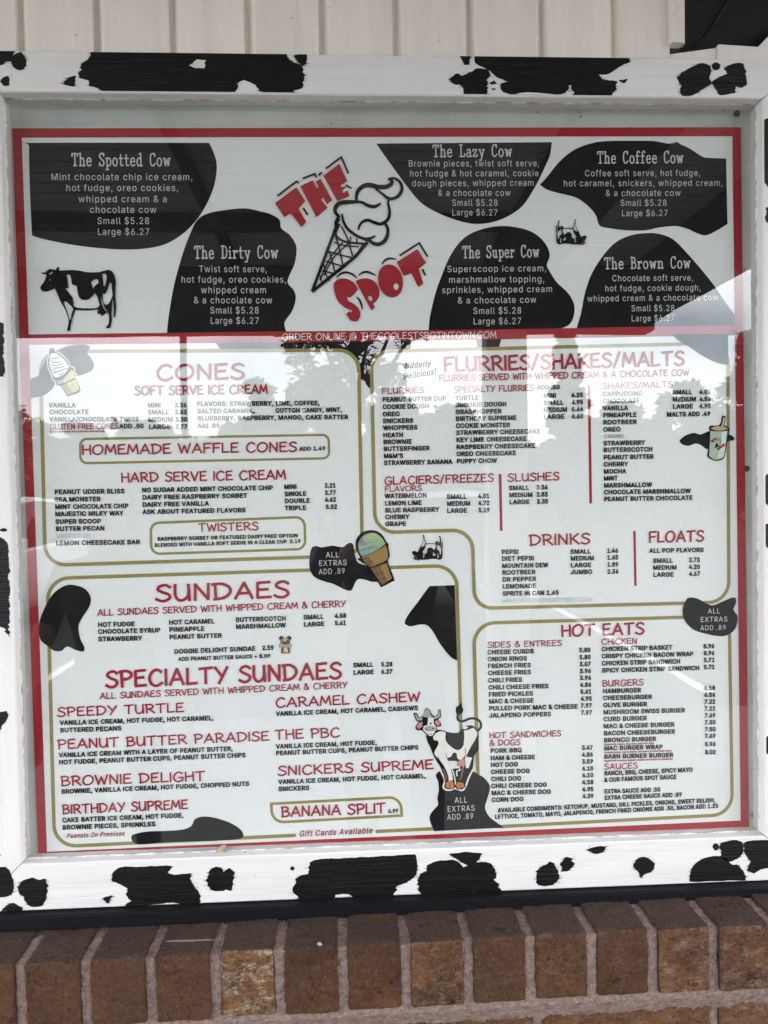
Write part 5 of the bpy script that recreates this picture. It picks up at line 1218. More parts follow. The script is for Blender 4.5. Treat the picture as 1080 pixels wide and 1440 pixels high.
# ---- the shop's sign in the middle of the upper half
C = crop(380, 210, 4.5)
def fill(mb_, pts, y, mi=0, sm=False, holes=(), sharp=50):
    f = (lambda q: soft([sheet(*p) for p in q], sharp, 6)) if sm else (lambda q: [sheet(*p) for p in q])
    poly2(mb_, [f(pts)] + [f(h) for h in holes], y, mi)
def stroke(mb_, pts, w, y, mi=0, sm=True, closed=False, taper=None):
    q = [sheet(*p) for p in pts]
    if sm: q = catmull(q, closed, 6)
    wd_ = w * PX
    if taper:
        n_ = len(q)
        wd_ = [max(.12, taper(i / (n_ - 1))) * w * PX for i in range(n_)]
    ribbon(mb_, q, wd_, y, mi, closed)
bulge = lambda t_: .35 + .65 * sin(pi * t_) ** .7
Yk = Y_ART
def letter(*a_, **k_):
    m_ = MB(); fill(m_, *a_, **k_); part('sign_letter', m_, M['red'])
def accent(*a_, **k_):
    m_ = MB(); stroke(m_, *a_, **k_); part('sign_accent', m_, M['black'])
letter(C([(30,343),(165,242),(222,330),(180,378),(228,462),(198,495),(130,405),(92,433)]), Yk)
letter(C([(190,235),(270,198),(296,250),(306,238),(288,207),(318,188),(393,324),(360,350),(334,306),(322,322),(364,372),(293,432),(240,330)]), Yk)
letter(C([(337,170),(437,93),(487,205),(447,228),(452,245),(478,234),(480,243),(455,264),(462,280),(490,263),(502,298),(425,330)]), Yk)
letter(C([(402,870),(412,838),(440,820),(490,822),(530,848),(556,888),(512,936),(488,934),(492,958),(530,980),(562,1012),(570,1055),(552,1090),(512,1086),(480,1042),(500,1028),(514,1034),(518,1022),(470,1000),(422,950)]), Yk, sm=True, sharp=60)
letter(C([(540,835),(580,820),(625,820),(662,840),(686,880),(690,925),(672,960),(650,978),(664,1000),(640,1022)]), Yk, sm=True, sharp=55, holes=[C([(618,930),(638,930),(650,948),(640,962),(624,955)])])
e = lambda cx, cy, rx, ry, a: [(cx + rx * cos(t_) * cos(a) - ry * sin(t_) * sin(a), cy + rx * cos(t_) * sin(a) + ry * sin(t_) * cos(a)) for t_ in [2 * pi * i / 30 for i in range(30)]]
letter(C(e(761, 834, 78, 106, -.22)), Yk, holes=[C(e(796, 870, 17, 22, 0))])
letter(C([(800,715),(930,633),(986,720),(940,758),(968,852),(935,872),(893,785),(845,803)]), Yk)
for q in ([(45,298),(168,205),(182,216)], [(205,187),(282,157),(293,182)], [(305,167),(328,147)], [(352,125),(450,52),(495,156)], [(478,228),(515,250)], [(210,372),(237,417)],
          [(818,675),(943,594),(995,682)], [(962,760),(982,800)]):
    accent(C(q), 2.6, Yk, sm=False)
for q in ([(420,815),(445,790),(480,780),(520,792),(550,818)], [(558,800),(585,782),(620,778),(668,800)], [(707,730),(725,705),(755,692),(800,698)], [(545,935),(565,955),(577,985),(583,1015)]):
    accent(C(q), 3.0, Yk, taper=bulge)
mb = MB()
full = lambda t_: .55 + .45 * sin(pi * t_)
for i, (q, w, tp) in enumerate([
    ([(440,432),(415,405),(412,375),(435,346),(480,336),(530,335),(560,335)], 6.2, full), ([(540,330),(580,338),(620,358),(655,365),(680,356),(700,342)], 5.0, bulge),
    ([(548,335),(545,300),(558,262),(590,235),(630,228),(680,240),(730,240),(765,222),(768,200),(748,190)], 6.4, full), ([(745,190),(785,186),(822,212),(833,255),(812,295),(770,316),(735,305),(705,280),(665,252)], 4.6, full),
    ([(757,312),(746,340),(752,375),(755,410),(745,445),(715,468),(690,475),(650,462),(620,450),(585,460),(565,485),(558,512)], 4.6, full), ([(725,465),(742,500),(742,540),(725,580),(690,602),(655,598),(630,582),(590,570)], 5.6, full),
    ([(455,410),(462,455),(490,505),(545,548),(600,568),(640,562),(665,548)], 4.2, full), ([(432,440),(418,470),(425,500)], 6.0, None)]):
    stroke(mb, C(q), w, Yk - i * 1.2e-5, taper=tp)
for i, (q, w) in enumerate([([(432,430),(415,500),(265,903)], 4.2), ([(615,590),(540,680),(265,903)], 4.6), ([(440,475),(415,540),(470,585),(600,600)], 3.0),
    ([(405,590),(470,612),(560,618)], 2.0), ([(375,650),(450,672),(530,690)], 2.2), ([(352,710),(460,742)], 2.2), ([(328,770),(420,792)], 2.2),
    ([(450,490),(490,570),(522,680)], 2.2), ([(412,545),(440,640),(462,750)], 2.2), ([(372,645),(395,720),(412,800)], 2.2), ([(340,730),(352,790),(375,835)], 2.0),
    ([(510,555),(495,595),(400,690),(340,800)], 2.0), ([(590,600),(520,700),(430,780)], 2.0), ([(545,565),(550,600)], 2.0), ([(315,800),(330,860)], 1.8), ([(460,590),(380,690),(315,830)], 2.0)]):
    stroke(mb, C(q), w, Yk - .0001 - i * 1.2e-5, sm=(i not in (0, 1)))
part('cone_drawing', mb, M['black'])

# ---- small cow pictures
COW = [(130,345),(145,320),(180,270),(200,210),(188,203),(155,196),(142,178),(165,182),(185,184),(205,165),(235,142),(300,155),(315,130),(338,118),(335,163),(400,158),(480,155),(560,162),(640,178),(760,178),(830,160),(870,153),(910,170),(938,220),(950,300),(945,440),(955,560),(942,670),(930,665),(928,560),(920,470),(912,520),(905,640),(908,700),(890,785),(843,785),(850,765),(875,730),(875,640),(848,595),(845,620),(795,660),(790,630),(752,632),(760,582),(640,592),(512,588),(475,700),(455,815),(420,815),(440,720),(430,660),(400,580),(350,490),(320,420),(290,355),(235,378),(195,390),(150,378)]
COWH = [[(420,205),(440,202),(460,225),(475,310),(528,330),(545,430),(580,475),(640,478),(690,445),(725,405),(752,450),(777,530),(755,560),(700,570),(560,567),(495,548),(482,460),(440,400),(405,355),(440,345),(428,270)],
        [(385,500),(410,492),(440,520),(478,558),(492,580),(470,640),(465,690),(450,690),(430,620),(405,555)], [(685,285),(720,260),(755,255),(765,295),(730,320),(705,358)],
        [(805,200),(835,195),(853,215),(845,280),(835,330),(820,330),(812,250)], [(885,290),(905,300),(910,380),(916,430),(880,510),(850,533),(820,510),(805,410),(835,415),(860,370)], [(222,198),(270,168),(265,190),(238,207)], [(228,250),(240,248),(246,268),(236,276)],
        [(788,440),(800,470),(830,560),(872,622),(868,628),(820,570),(792,490)]]
def cow_picture(name, fn):
    mb_ = MB()
    fill(mb_, fn(COW), Y_ART, sm=True, sharp=45, holes=[fn(h) for h in COWH])
    return part(name, mb_, M['black'])
cow_picture('cow_picture', crop(40, 360, 7.714))
def flip(x0, x1, y0, y1, mirror):
    def f(pts):
        out = []
        for a, b in pts:
            u, v = (a - 130) / 825, (b - 118) / 697
            out.append((x1 - u * (x1 - x0) if mirror else x0 + u * (x1 - x0), y1 - v * (y1 - y0)))
        return out
    return f
cow_picture('cow_picture', flip(781.5, 825, 309, 346, True))
cow_picture('cow_picture', flip(579, 622.5, 752, 789, False))

# ---- lower half: gold framed panels
def rrect(tl, tr, br, bl_, r):
    r = r if isinstance(r, (list, tuple)) else [r] * 4
    P_ = [Vector(sheet(*q)) for q in (tl, tr, br, bl_)]
    out = []
    for i in range(4):
        p, a, b = P_[i], P_[i - 1], P_[(i + 1) % 4]
        out += arc_corner(a, p, b, r[i] * PX)
    return out
def arc_corner(a, p, b, r):
    if r <= 0: return [tuple(p)]
    d1, d2 = (a - p).normalized(), (b - p).normalized()
    s_, q_ = p + d1 * r, p + d2 * r
    ang = d1.angle(d2)
    c_ = p + (d1 + d2).normalized() * (r / math.sin(ang / 2) if ang > .01 else r)
    rad = (s_ - c_).length
    out = []
    a0 = atan2(*(s_ - c_).yx); a1 = atan2(*(q_ - c_).yx)
    da = (a1 - a0 + pi) % (2 * pi) - pi
    for i in range(9):
        t_ = a0 + da * i / 8
        out.append((c_.x + rad * cos(t_), c_.y + rad * sin(t_)))
    return out
def gold(loop, w, closed=True, panel=True):
    mb_ = MB()
    if panel: poly2(mb_, [loop], Y_PANEL, 1)
    ribbon(mb_, loop, w * PX, Y_GOLD, 0, closed)
    return part('gold_frame', mb_, [M['gold'], M['paper']])
gold(rrect((57,494.5),(504,492.5),(509.5,781),(64,795), 28), 5)
pts = [((522,494.5),26), ((1023,482.5),26), ((1024.5,846.5),30), ((667.5,855.5),26), ((664,745),28), ((527.5,749),28)]
V_ = [Vector(sheet(*p)) for p, r in pts]
lp = []
for i, (p, r) in enumerate(pts): lp += arc_corner(V_[i - 1], V_[i], V_[(i + 1) % 6], r * PX)
gold(lp, 5)
mb = MB()
full_loop = rrect((67,813.5),(641.5,795),(652,1163),(77,1190.5), 30)
poly2(mb, [full_loop], Y_PANEL, 1)
gap0, gap1 = sheet(417, 1174)[0], sheet(527, 1168.5)[0]
n_ = len(full_loop)
dense = []
for i in range(n_):
    a, b = Vector(full_loop[i]), Vector(full_loop[(i + 1) % n_])
    k_ = max(1, int((b - a).length / .002))
    dense += [tuple(a.lerp(b, j / k_)) for j in range(k_)]
st = next(i for i, p in enumerate(dense) if p[1] < -.3 and p[0] < gap0 and p[0] > gap0 - .004)
dense = dense[st:] + dense[:st]
dense = [p for p in dense if not (p[1] < -.3 and gap0 < p[0] < gap1)]
ribbon(mb, dense, 5 * PX, Y_GOLD)
part('gold_frame', mb, [M['gold'], M['paper']])
gold(rrect((666,876.5),(1025,866),(1029.5,1145),(674,1163.5), 30), 5)
gold(rrect((113,617.5),(462,611.5),(463,644.5),(113.5,651.5), 9), 3.4, panel=False)
gold(rrect((212,735.5),(428,727),(429.5,772),(213,779), 12), 3.6, panel=False)
gold(rrect((381.5,1130),(563,1120.5),(565,1146.5),(383,1156.5), [0,17,0,17]), 4, panel=False)
mb = MB()
for q, w in (([(828,541),(830.4,708)], 4), ([(703,666.5),(704.7,746.6)], 4), ([(891.8,746.7),(893.3,823.7)], 3.6)):
    mb2 = MB(); stroke(mb2, q, w, Y_GOLD, sm=False); part('divider_line', mb2, M['dred'])

R_ = M['dred']
B_, K_ = 'bold', 'casual'
H_ = 'heading'
for hl in ([('casual','CONES',221,534.8,343.5,532.8,20.5)], [(K_,'SOFT SERVE ICE CREAM',190,555.8,376,553.4,12)], [(K_,'HOMEMADE WAFFLE CONES',116.5,639.4,417,634.8,13)], [(K_,'HARD SERVE ICE CREAM',171.5,678,401.5,673.6,12.5)],
           [(K_,'TWISTERS',280,747.3,363,745,10.8)], [('fat','SUNDAES',220,845.3,406,839.3,22)], [(K_,'ALL SUNDAES SERVED WITH WHIPPED CREAM & CHERRY',138,865.6,486,852.8,8.6)], [('fat','SPECIALTY SUNDAES',150,966.3,479.5,953.3,22)],
           [(K_,'ALL SUNDAES SERVED WITH WHIPPED CREAM & CHERRY',141.3,982.7,488.3,966.7,8.4)], [(K_,'SPEEDY TURTLE',81.5,1007.2,258.5,1000.5,12.3)], [(K_,'PEANUT BUTTER PARADISE',82.5,1052.7,378,1040.5,12.6)], [(K_,'BROWNIE DELIGHT',87,1104.4,288,1097,13)],
           [(K_,'BIRTHDAY SUPREME',89,1144,264.3,1136.5,12.5)], [(K_,'CARAMEL CASHEW',388.3,994.3,590,985.5,13)], [(K_,'THE PBC',387.2,1039.3,477.5,1035.7,13)], [(K_,'SNICKERS SUPREME',391.3,1090,608.8,1080.5,13)], [(K_,'BANANA SPLIT',396.5,1148,541.3,1142.5,14)],
           [('fat','FLURRIES/SHAKES/MALTS',625,522.5,961,513.7,19.5)], [(K_,'FLURRIES SERVED WITH WHIPPED CREAM & A CHOCOLATE COW',618,536.4,968,528.3,8.6)], [(K_,'FLURRIES',537.5,554,596,552.5,7.6)], [(K_,'SPECIALTY FLURRIES',638.5,552.2,750,549.5,8.2)],
           [(K_,'SHAKES/MALTS',847,547.2,945,544.4,8.2)], [(K_,'GLACIERS/FREEZES',541,681.7,693.5,677.2,11)], [(K_,'FLAVORS',541.5,691.4,592.5,689.9,7.3)], [(K_,'SLUSHES',713.8,677.2,785.7,674.8,10.8)], [('fat','DRINKS',744.8,766.8,828.7,764.3,14.6)],
           [('fat','FLOATS',912.7,762.6,988.5,760.8,15)], [('fat','HOT EATS',789.5,894.8,904.7,891,16)], [(K_,'SIDES & ENTREES',685.5,910.5,789.3,907.6,8)], [(K_,'CHICKEN',845.5,906,894.8,904.8,8)], [(K_,'BURGERS',847,965,904,963,8.5)],
           [(K_,'HOT SANDWICHES',688.3,1037.6,788.3,1034.5,8)], [(K_,'& DOGS',688.3,1048,731,1047,8)], [(K_,'SAUCES',849.3,1081.4,895.8,1079.6,8)]):
    lettering(hl, H_, R_)
lettering([('italic','Gift Cards Available',420.5,1176,523.5,1171,8.6)], 'notice', R_)
lettering([('italic','Peanuts On Premises',94,1178,175.5,1174.5,6.6)], 'notice', R_)
lettering([('italic','Udderly',569,519.2,605.5,515.8,8.6), ('italic','Delicious!',566.8,533.5,613,526.8,8.6)], 'notice')
lettering([('thin','ORDER ONLINE @ THECOOLESTSPOTINTOWN.COM',397.3,478.7,697.4,475.6,9)], 'web_address', M['cream'])
lettering([(K_,'GLUTEN FREE CONES',71.3,604,166.3,602.8,7.4)], 'notice', R_)
lettering([(B_,'CONES MAY COME INTO CONTACT WITH GLUTEN',71,608.6,147.5,607.8,2.6)], 'small_print', R_)

col = column
col('item_list', [('VANILLA',69.2,573.6,107),('CHOCOLATE',70,583.1,125.3),('VANILLA/CHOCOLATE TWIST',70.2,593.3,196)], 6.8, -.003)
lettering([(B_,'ADD .50',168.5,602.9,202.8,602.6,6.8)], 'price_list')
col('size_list', [('MINI',208.2,573.4,226.5),('SMALL',208.5,583.1,238),('MEDIUM',209,593.5,243.7),('LARGE',209.5,603.7,240)], 6.8, -.003)
col('price_list', [('2.36',246,573.3,263),('2.83',246.3,583,263.2),('3.30',246.8,593.3,263.8),('3.77',247.2,603.6,263.8)], 6.8, -.003)
lettering([(B_,'FLAVORS: STRAWBERRY, LIME, COFFEE,',277.2,571.7,449.8,570.3,6.8),(B_,'SALTED CARAMEL,',277.6,581.8,359,581,6.8),(B_,'COTTON CANDY, MINT,',387.8,580.9,481,579.6,6.8),(B_,'BLUEBERRY, RASPBERRY, MANGO, CAKE BATTER',278,592,489.5,589.8,6.8),(B_,'Add .89',278.2,602.3,309,602,6.8)], 'item_list')
lettering([(B_,'ADD 1.49',421,634.3,458,633.6,6.2)], 'price_list')
col('item_list', [('PEANUT UDDER BLISS',77.3,695.3,175.7),('SEA MONSTER',77.6,705.9,142),('MINT CHOCOLATE CHIP',78,716.2,181),('MAJESTIC MILKY WAY',78.2,726.2,174),('SUPER SCOOP',78.6,737,142.7),('BUTTER PECAN',79,747,147.7),('LEMON CHEESECAKE BAR',79.4,767,197.2)], 6.9, -.013)
col('covered_line', [('DIRT CAKE',79.3,757,128)], 6.9, -.013, M['faint'])
col('item_list', [('NO SUGAR ADDED MINT CHOCOLATE CHIP',200,692.7,384),('DAIRY FREE RASPBERRY SORBET',200.6,703,348),('DAIRY FREE VANILLA',200.8,713,294),('ASK ABOUT FEATURED FLAVORS',201,723.3,345.7)], 6.9, -.019)
col('size_list', [('MINI',399.8,688.2,417.3),('SINGLE',400.2,698.2,431),('DOUBLE',400.4,708,436),('TRIPLE',400.6,718,430.7)], 6.9, -.025)
col('price_list', [('3.21',456.6,686.3,472.3),('3.77',456.9,696.3,472.6),('4.62',457.1,706,472.8),('5.52',458.2,716.2,474.3)], 6.9, -.02)
lettering([(B_,'RASPBERRY SORBET OR FEATURED DAIRY FREE OPTION',221.7,760.7,419,755.8,5.6),(B_,'BLENDED WITH VANILLA SOFT SERVE IN A CLEAR CUP  5.19',217.8,769.3,423,763.6,5.6)], 'description')
col('item_list', [('HOT FUDGE',138.2,881.8,190),('CHOCOLATE SYRUP',138.4,891.5,226),('STRAWBERRY',138.8,902,200.3)], 7, -.026)
col('item_list', [('HOT CARAMEL',238,878.5,302),('PINEAPPLE',238.3,888.6,288),('PEANUT BUTTER',238.6,899,312)], 7, -.03)
col('item_list', [('BUTTERSCOTCH',331.8,874.8,402.3),('MARSHMALLOW',332,884.5,402)], 7, -.032)
col('size_list', [('SMALL',427,871.2,455.3),('LARGE',427.4,881.3,456.4)], 7, -.035)
col('price_list', [('4.58',470.8,869.2,487),('5.61',471,879.4,486.8)], 7, -.03)
lettering([(B_,'DOGGIE DELIGHT SUNDAE',245.4,919.4,359.5,915,7),(B_,'ADD PEANUT BUTTER SAUCE + $.89',251,929.4,380.6,924.7,5.8)], 'item_list')
lettering([(B_,'2.59',369,914.3,385.5,913.8,7)], 'price_list')
col('size_list', [('SMALL',496.6,938.4,525),('LARGE',496.8,948.8,525.8)], 7, -.035)
col('price_list', [('5.28',536,937.4,552),('6.27',536,947.6,552)], 7, -.03)
D_ = 'description'
lettering([(B_,'VANILLA ICE CREAM, HOT FUDGE, HOT CARAMEL,',84.8,1019.5,300.7,1012.6,7),(B_,'BUTTERED PECANS',85.3,1030,171.2,1027,7)], D_)
lettering([(B_,'VANILLA ICE CREAM WITH A LAYER OF PEANUT BUTTER,',83.4,1064.8,327.7,1055.6,7),(B_,'HOT FUDGE, PEANUT BUTTER CUPS, PEANUT BUTTER CHIPS',83.6,1075,345.7,1064.5,7)], D_)
lettering([(B_,'BROWNIE, VANILLA ICE CREAM, HOT FUDGE, CHOPPED NUTS',87,1116,350.6,1104.8,7)], D_)
lettering([(B_,'CAKE BATTER ICE CREAM, HOT FUDGE,',88.2,1156.2,258.6,1149.2,7),(B_,'BROWNIE PIECES, SPRINKLES',88.5,1166.5,219,1161.4,7)], D_)
lettering([(B_,'VANILLA ICE CREAM, HOT CARAMEL, CASHEWS',388.3,1006.7,587.7,998.4,7)], D_)
lettering([(B_,'VANILLA ICE CREAM, HOT FUDGE,',388.2,1052.7,530,1047,7),(B_,'PEANUT BUTTER CUPS, PEANUT BUTTER CHIPS',388.2,1062,588.4,1053.8,7)], D_)
lettering([(B_,'VANILLA ICE CREAM, HOT FUDGE, HOT CARAMEL,',391.7,1102.4,599,1093.8,7),(B_,'SNICKERS',391.7,1112.4,435,1110.6,7)], D_)
lettering([(B_,'6.99',545.8,1143,560,1142.3,6)], 'price_list')
col('item_list', [('PEANUT BUTTER CUP',537.8,565.5,627),('COOKIE DOUGH',538,575.8,603.4),('OREO',538.2,586,562),('SNICKERS',538.4,595.6,581),('WHOPPERS',538.7,605.3,587),('HEATH',538.9,615.6,567),('BROWNIE',539.1,625.2,579),('BUTTERFINGER',539.3,634.8,604),("M&M'S",539.6,644.8,567),('STRAWBERRY BANANA',539.8,654.4,636)], 7, -.018)
col('item_list', [('TURTLE',640,563.4,673),('BROOKIE DOUGH',640.3,573.1,712),('GRASSHOPPER',640.5,582.9,705),('BIRTHDAY SUPREME',640.8,592.5,726),('COOKIE MONSTER',641,602.4,717),('STRAWBERRY CHEESECAKE',641.2,612.1,759.6),('KEY LIME CHEESECAKE',641.4,622.1,740.4),('RASPBERRY CHEESECAKE',641.6,632.1,752.7),('OREO CHEESECAKE',641.8,641.9,725.5),('PUPPY CHOW',642,652.1,698.5)], 7, -.018)
lettering([(B_,'ADD .50',754.8,548.2,787,547.6,6.6)], 'price_list')
col('size_list', [('MINI',763.8,560,781.5),('SMALL',763.9,570.1,792),('MEDIUM',764,580,797.2),('LARGE',764,589.7,793.3)], 7, -.018)
col('price_list', [('4.25',803,559.2,819.5),('4.95',803.2,569.2,819.6),('5.66',803.4,579,819.8),('6.60',803.5,589.1,819.9)], 7, -.018)
col('item_list', [('CAPPUCCINO',847.3,557.7,903),('CHOCOLATE',847.4,567.5,899),('VANILLA',847.5,577.6,882.5),('PINEAPPLE',847.6,587.4,894.7),('ROOTBEER',847.7,597.4,894.9),('OREO',847.8,607.5,872.2),('STRAWBERRY',848.1,626.8,906.5),('BUTTERSCOTCH',848.2,636.2,917),('PEANUT BUTTER',848.3,646.6,918.4),('CHERRY',848.4,656.4,882.8),('MOCHA',848.5,666.5,880),('MINT',848.5,676.2,868),('MARSHMALLOW',848.6,686,916.4),('CHOCOLATE MARSHMALLOW',848.7,695.6,970.5),('PEANUT BUTTER CHOCOLATE',848.8,705.2,973.2)], 7, -.016)
lettering([('plain','CARAMEL',849.2,616.4,878,616,5.4)], 'item_list')
col('size_list', [('SMALL',945,555.2,972.6),('MEDIUM',945,565.2,978.3),('LARGE',945.4,575.2,974)], 7, -.014)
col('price_list', [('4.01',982.8,554.8,998.4),('4.58',983,564.8,998.5),('4.95',983,574.7,998.7)], 7, -.014)
lettering([(B_,'MALTS ADD .49',937,586.3,998.4,585.4,7)], 'price_list')
col('item_list', [('WATERMELON',541,701,600),('LEMON LIME',541.3,711.2,592.8),('BLUE RASPBERRY',541.5,721,617.4),('CHERRY',541.6,730.5,575.5),('GRAPE',541.6,740.2,571)], 7, -.018)
col('size_list', [('SMALL',628,702.1,655.8),('MEDIUM',628.2,711.8,661.2),('LARGE',628.4,721.6,656.8)], 7, -.018)
col('price_list', [('4.01',672,701,688),('4.72',672.3,710.8,688.2),('5.19',672.6,720.8,688.5)], 7, -.018)
col('size_list', [('SMALL',715.3,689.7,743.5),('MEDIUM',715.8,699.6,748.6),('LARGE',716,709.4,744.2)], 7, -.018)
col('price_list', [('2.36',753.8,688.8,770),('2.83',754,698.8,770.2),('3.30',754.4,708.7,770.4)], 7, -.018)
col('item_list', [('PEPSI',705.2,779.5,729),('DIET PEPSI',705.4,788.9,750.4),('MOUNTAIN DEW',705.6,799,770.6),('ROOTBEER',705.9,808.4,752.6),('DR PEPPER',706.1,818.1,753.3),('LEMONADE',706.3,827.9,753.3),('SPRITE IN CAN 1.65',706.6,838,785.6)], 7, -.02)
col('covered_line', [('PINT OF CHOCOLATE MILK 1.99',707,847.6,833)], 7, -.012, M['faint'])
col('size_list', [('SMALL',801.5,779,830.2),('MEDIUM',801.8,788.5,835),('LARGE',801.9,798.1,831.2),('JUMBO',802,807.7,832.4)], 7, -.017)
col('price_list', [('1.46',853,777.7,868.8),('1.65',853.2,787.2,869),('1.89',853.3,797.1,869.1),('2.36',853.4,807,869.4)], 7, -.017)
lettering([(B_,'ALL POP FLAVORS',912.3,777.7,988.8,776.4,7)], 'item_list')
col('size_list', [('SMALL',917.5,791.7,945.5),('MEDIUM',917.6,801.5,951),('LARGE',917.8,811.4,946.8)], 7, -.015)
col('price_list', [('3.73',968,790.6,983.6),('4.20',968.1,800.5,983.6),('4.67',968.2,810.1,983.8)], 7, -.015)
col('item_list', [('CHEESE CURDS',685.2,920.3,750.2),('ONION RINGS',685.4,930,740.8),('FRENCH FRIES',685.6,939.6,746.1),('CHEESE FRIES',685.9,949.5,746.2),('CHILI FRIES',686.1,959.7,734),('CHILI CHEESE FRIES',686.4,969.7,771),('FRIED PICKLES',686.8,979.5,749.2),('MAC & CHEESE',687,989.3,750.2),('PULLED PORK MAC & CHEESE',687.2,999.2,812),('JALAPENO POPPERS',687.5,1009.1,774.6)], 7, -.024)
col('price_list', [('5.80',814,917.2,830),('5.80',814.3,927.3,830.2),('3.07',814.6,937,830.4),('3.96',814.9,946.7,830.7),('3.96',815,956.3,831),('4.86',815.2,966,831.2),('5.61',815.7,975.8,831.3),('4.95',816.2,985.6,832),('7.97',816,995.3,832),('7.97',816.4,1005.1,832.2)], 7, -.024)
col('item_list', [('PORK BBQ',689.3,1058.6,733.5),('HAM & CHEESE',689.5,1068.8,752),('HOT DOG',689.8,1078.5,728),('CHEESE DOG',690,1088.2,744.7),('CHILI DOG',690.2,1098.3,732.4),('CHILI CHEESE DOG',690.4,1108.1,768.7),('MAC & CHEESE DOG',690.8,1118,774.3),('CORN DOG',691,1127.5,735.8)], 7, -.026)
col('price_list', [('5.47',817.8,1054.3,833.2),('4.86',817.9,1064.1,833.4),('3.59',818,1073.8,833.6),('4.10',818.1,1083.6,833.8),('4.10',818.2,1093.1,833.9),('4.58',818.3,1102.9,834),('4.95',818.4,1112.7,834.2),('4.39',818.7,1122.3,834.4)], 7, -.026)
lettering([(B_,'AVAILABLE CONDIMENTS: KETCHUP, MUSTARD, DILL PICKLES, ONIONS, SWEET RELISH,',699.6,1142.2,1005,1127.7,6.8),(B_,'LETTUCE, TOMATO, MAYO, JALAPENOS, FRENCH FRIED ONIONS ADD .50, BACON ADD 1.25',695.7,1151.2,1009.3,1135.6,6.8)], D_)
col('item_list', [('CHICKEN STRIP BASKET',845.3,915.8,945),('CRISPY CHICKEN BACON WRAP',845.5,925.8,974.3),('CHICKEN STRIP SANDWICH',845.8,935.8,956),('SPICY CHICKEN STRIP SANDWICH',846,945.8,982.7)], 7, -.026)
col('price_list', [('8.96',988.6,911.8,1004),('8.96',988.8,921.5,1004.1),('5.71',988.9,931.2,1004.2),('5.71',989,941,1004.3)], 7, -.024)
col('item_list', [('HAMBURGER',847.3,974.8,900.8),('CHEESEBURGER',847.5,984.5,916.2),('OLIVE BURGER',847.8,994.5,909.3),('MUSHROOM SWISS BURGER',848,1004.5,962.5),('CURD BURGER',848.2,1014.2,909),('MAC & CHEESE BURGER',848.3,1024.1,947.6),('BACON CHEESEBURGER',848.5,1034,948.5),('BRONCO BURGER',848.6,1043.7,921.9),('MAC BURGER WRAP',848.9,1055.1,931.2),('BARN BURNER BURGER',849,1066.8,946)], 7, -.026)
lettering([(B_,'topped with cheese, bbq sauce, and onion rings',849,1047.6,919,1045.6,2.8),(B_,'chopped burger, mac & cheese, bbq sauce, & french fried onions',849.2,1058.9,943.8,1056.2,2.8),(B_,'topped with smashed jalapeno poppers and choice of condiments',849.2,1070.6,945.5,1067.8,2.8)], 'small_print', R_)
col('price_list', [('6.18',989.6,970.5,1005),('6.56',989.7,980.1,1005.1),('7.22',989.8,989.7,1005.2),('7.22',989.9,999.4,1005.2),('7.69',990.1,1009.1,1005.4),('7.50',990.2,1018.8,1005.5),('7.50',990.2,1028.5,1005.6),('7.69',990.3,1037.9,1005.7),('8.96',990.4,1049.3,1005.8),('8.02',990.5,1060.6,1005.9)], 7, -.024)
lettering([(B_,'RANCH, BBQ, CHEESE, SPICY MAYO',849.4,1090.2,973.3,1085,7),(B_,'& OUR FAMOUS SPOT SAUCE',849.4,1099.5,950.7,1095,7)], D_)
lettering([(B_,'EXTRA SAUCE ADD .50',849.5,1115.7,928,1112.8,6.8),(B_,'EXTRA CHEESE SAUCE ADD .89',849.6,1124.6,958.4,1119.8,6.8)], 'price_list')

# ---- black patches of the lower half, and the pictures on them
patch('cow_patch', [(43,533),(50,530.5),(54.6,528),(57.4,520.7),(63,510.6),(68.5,502),(79.6,494),(91.7,488),(105.6,485.6),(118.5,485),(126.4,487),(126,490.5),(123.6,494),(124,498.5),(128.7,504),(132,510.6),(132,516),(128.7,521.7),(120,526),(109,529),(92,534),(78.7,540),(74,546.7),(68.5,552),(62,556),(54.6,558),(43,560)], y=Y_STICK, sharp=65)
s1 = patch('cow_patch', [(435,795),(435.5,783),(437.4,773),(440,768.8),(445,767.8),(452,769.6),(460,768.3),(468.6,767.2),(475.5,768.6),(482.5,769),(487,765.6),(492,763.2),(496.4,765.4),(497.8,771.7),(500,784),(505,792),(531,800),(536,818),(523,818),(514.4,815.4),(504.7,814),(500.5,817.5),(497.8,823),(495,829),(491.5,830.7),(482.5,828),(468.6,821),(457.5,818),(445,813),(438,806)], y=Y_STICK, sharp=75)
patch('cow_patch', [(55,886.7),(57,870),(67,847),(78,832),(93,823),(107,823),(120,828),(128,840),(126,853),(117,867),(111,880),(113,897),(119,910),(117,916),(107,914),(95,909),(87,915),(77,915),(67,908),(58,900)], y=Y_STICK, sharp=95)
patch('cow_patch', [(604,824),(639.3,822.7),(642.7,929),(633,923),(620,907),(608,887),(600,879),(590,878),(577,880.7),(569,877),(570.7,870),(577,860),(587,847),(597,833)], y=Y_STICK)
s2 = patch('cow_patch', [(960,865),(960,855),(964.6,843),(971,840),(981.5,842),(992,848),(1002,851),(1015,846),(1028,840.5),(1034,840.5),(1034.6,847),(1031,857),(1036,865),(1036.7,873),(1032,886),(1020,893.7),(1007,894),(992,891),(976,886),(964.6,875.5)], y=Y_STICK, sharp=80)
patch('cow_patch', [(185,1178),(188,1173),(207,1169),(233,1168),(257,1166),(269,1161),(274,1152),(284,1148),(300,1149),(320,1155),(335,1163),(342,1172),(337,1179),(300,1182),(233,1184),(200,1187),(188,1184)], y=Y_STICK, sharp=85)
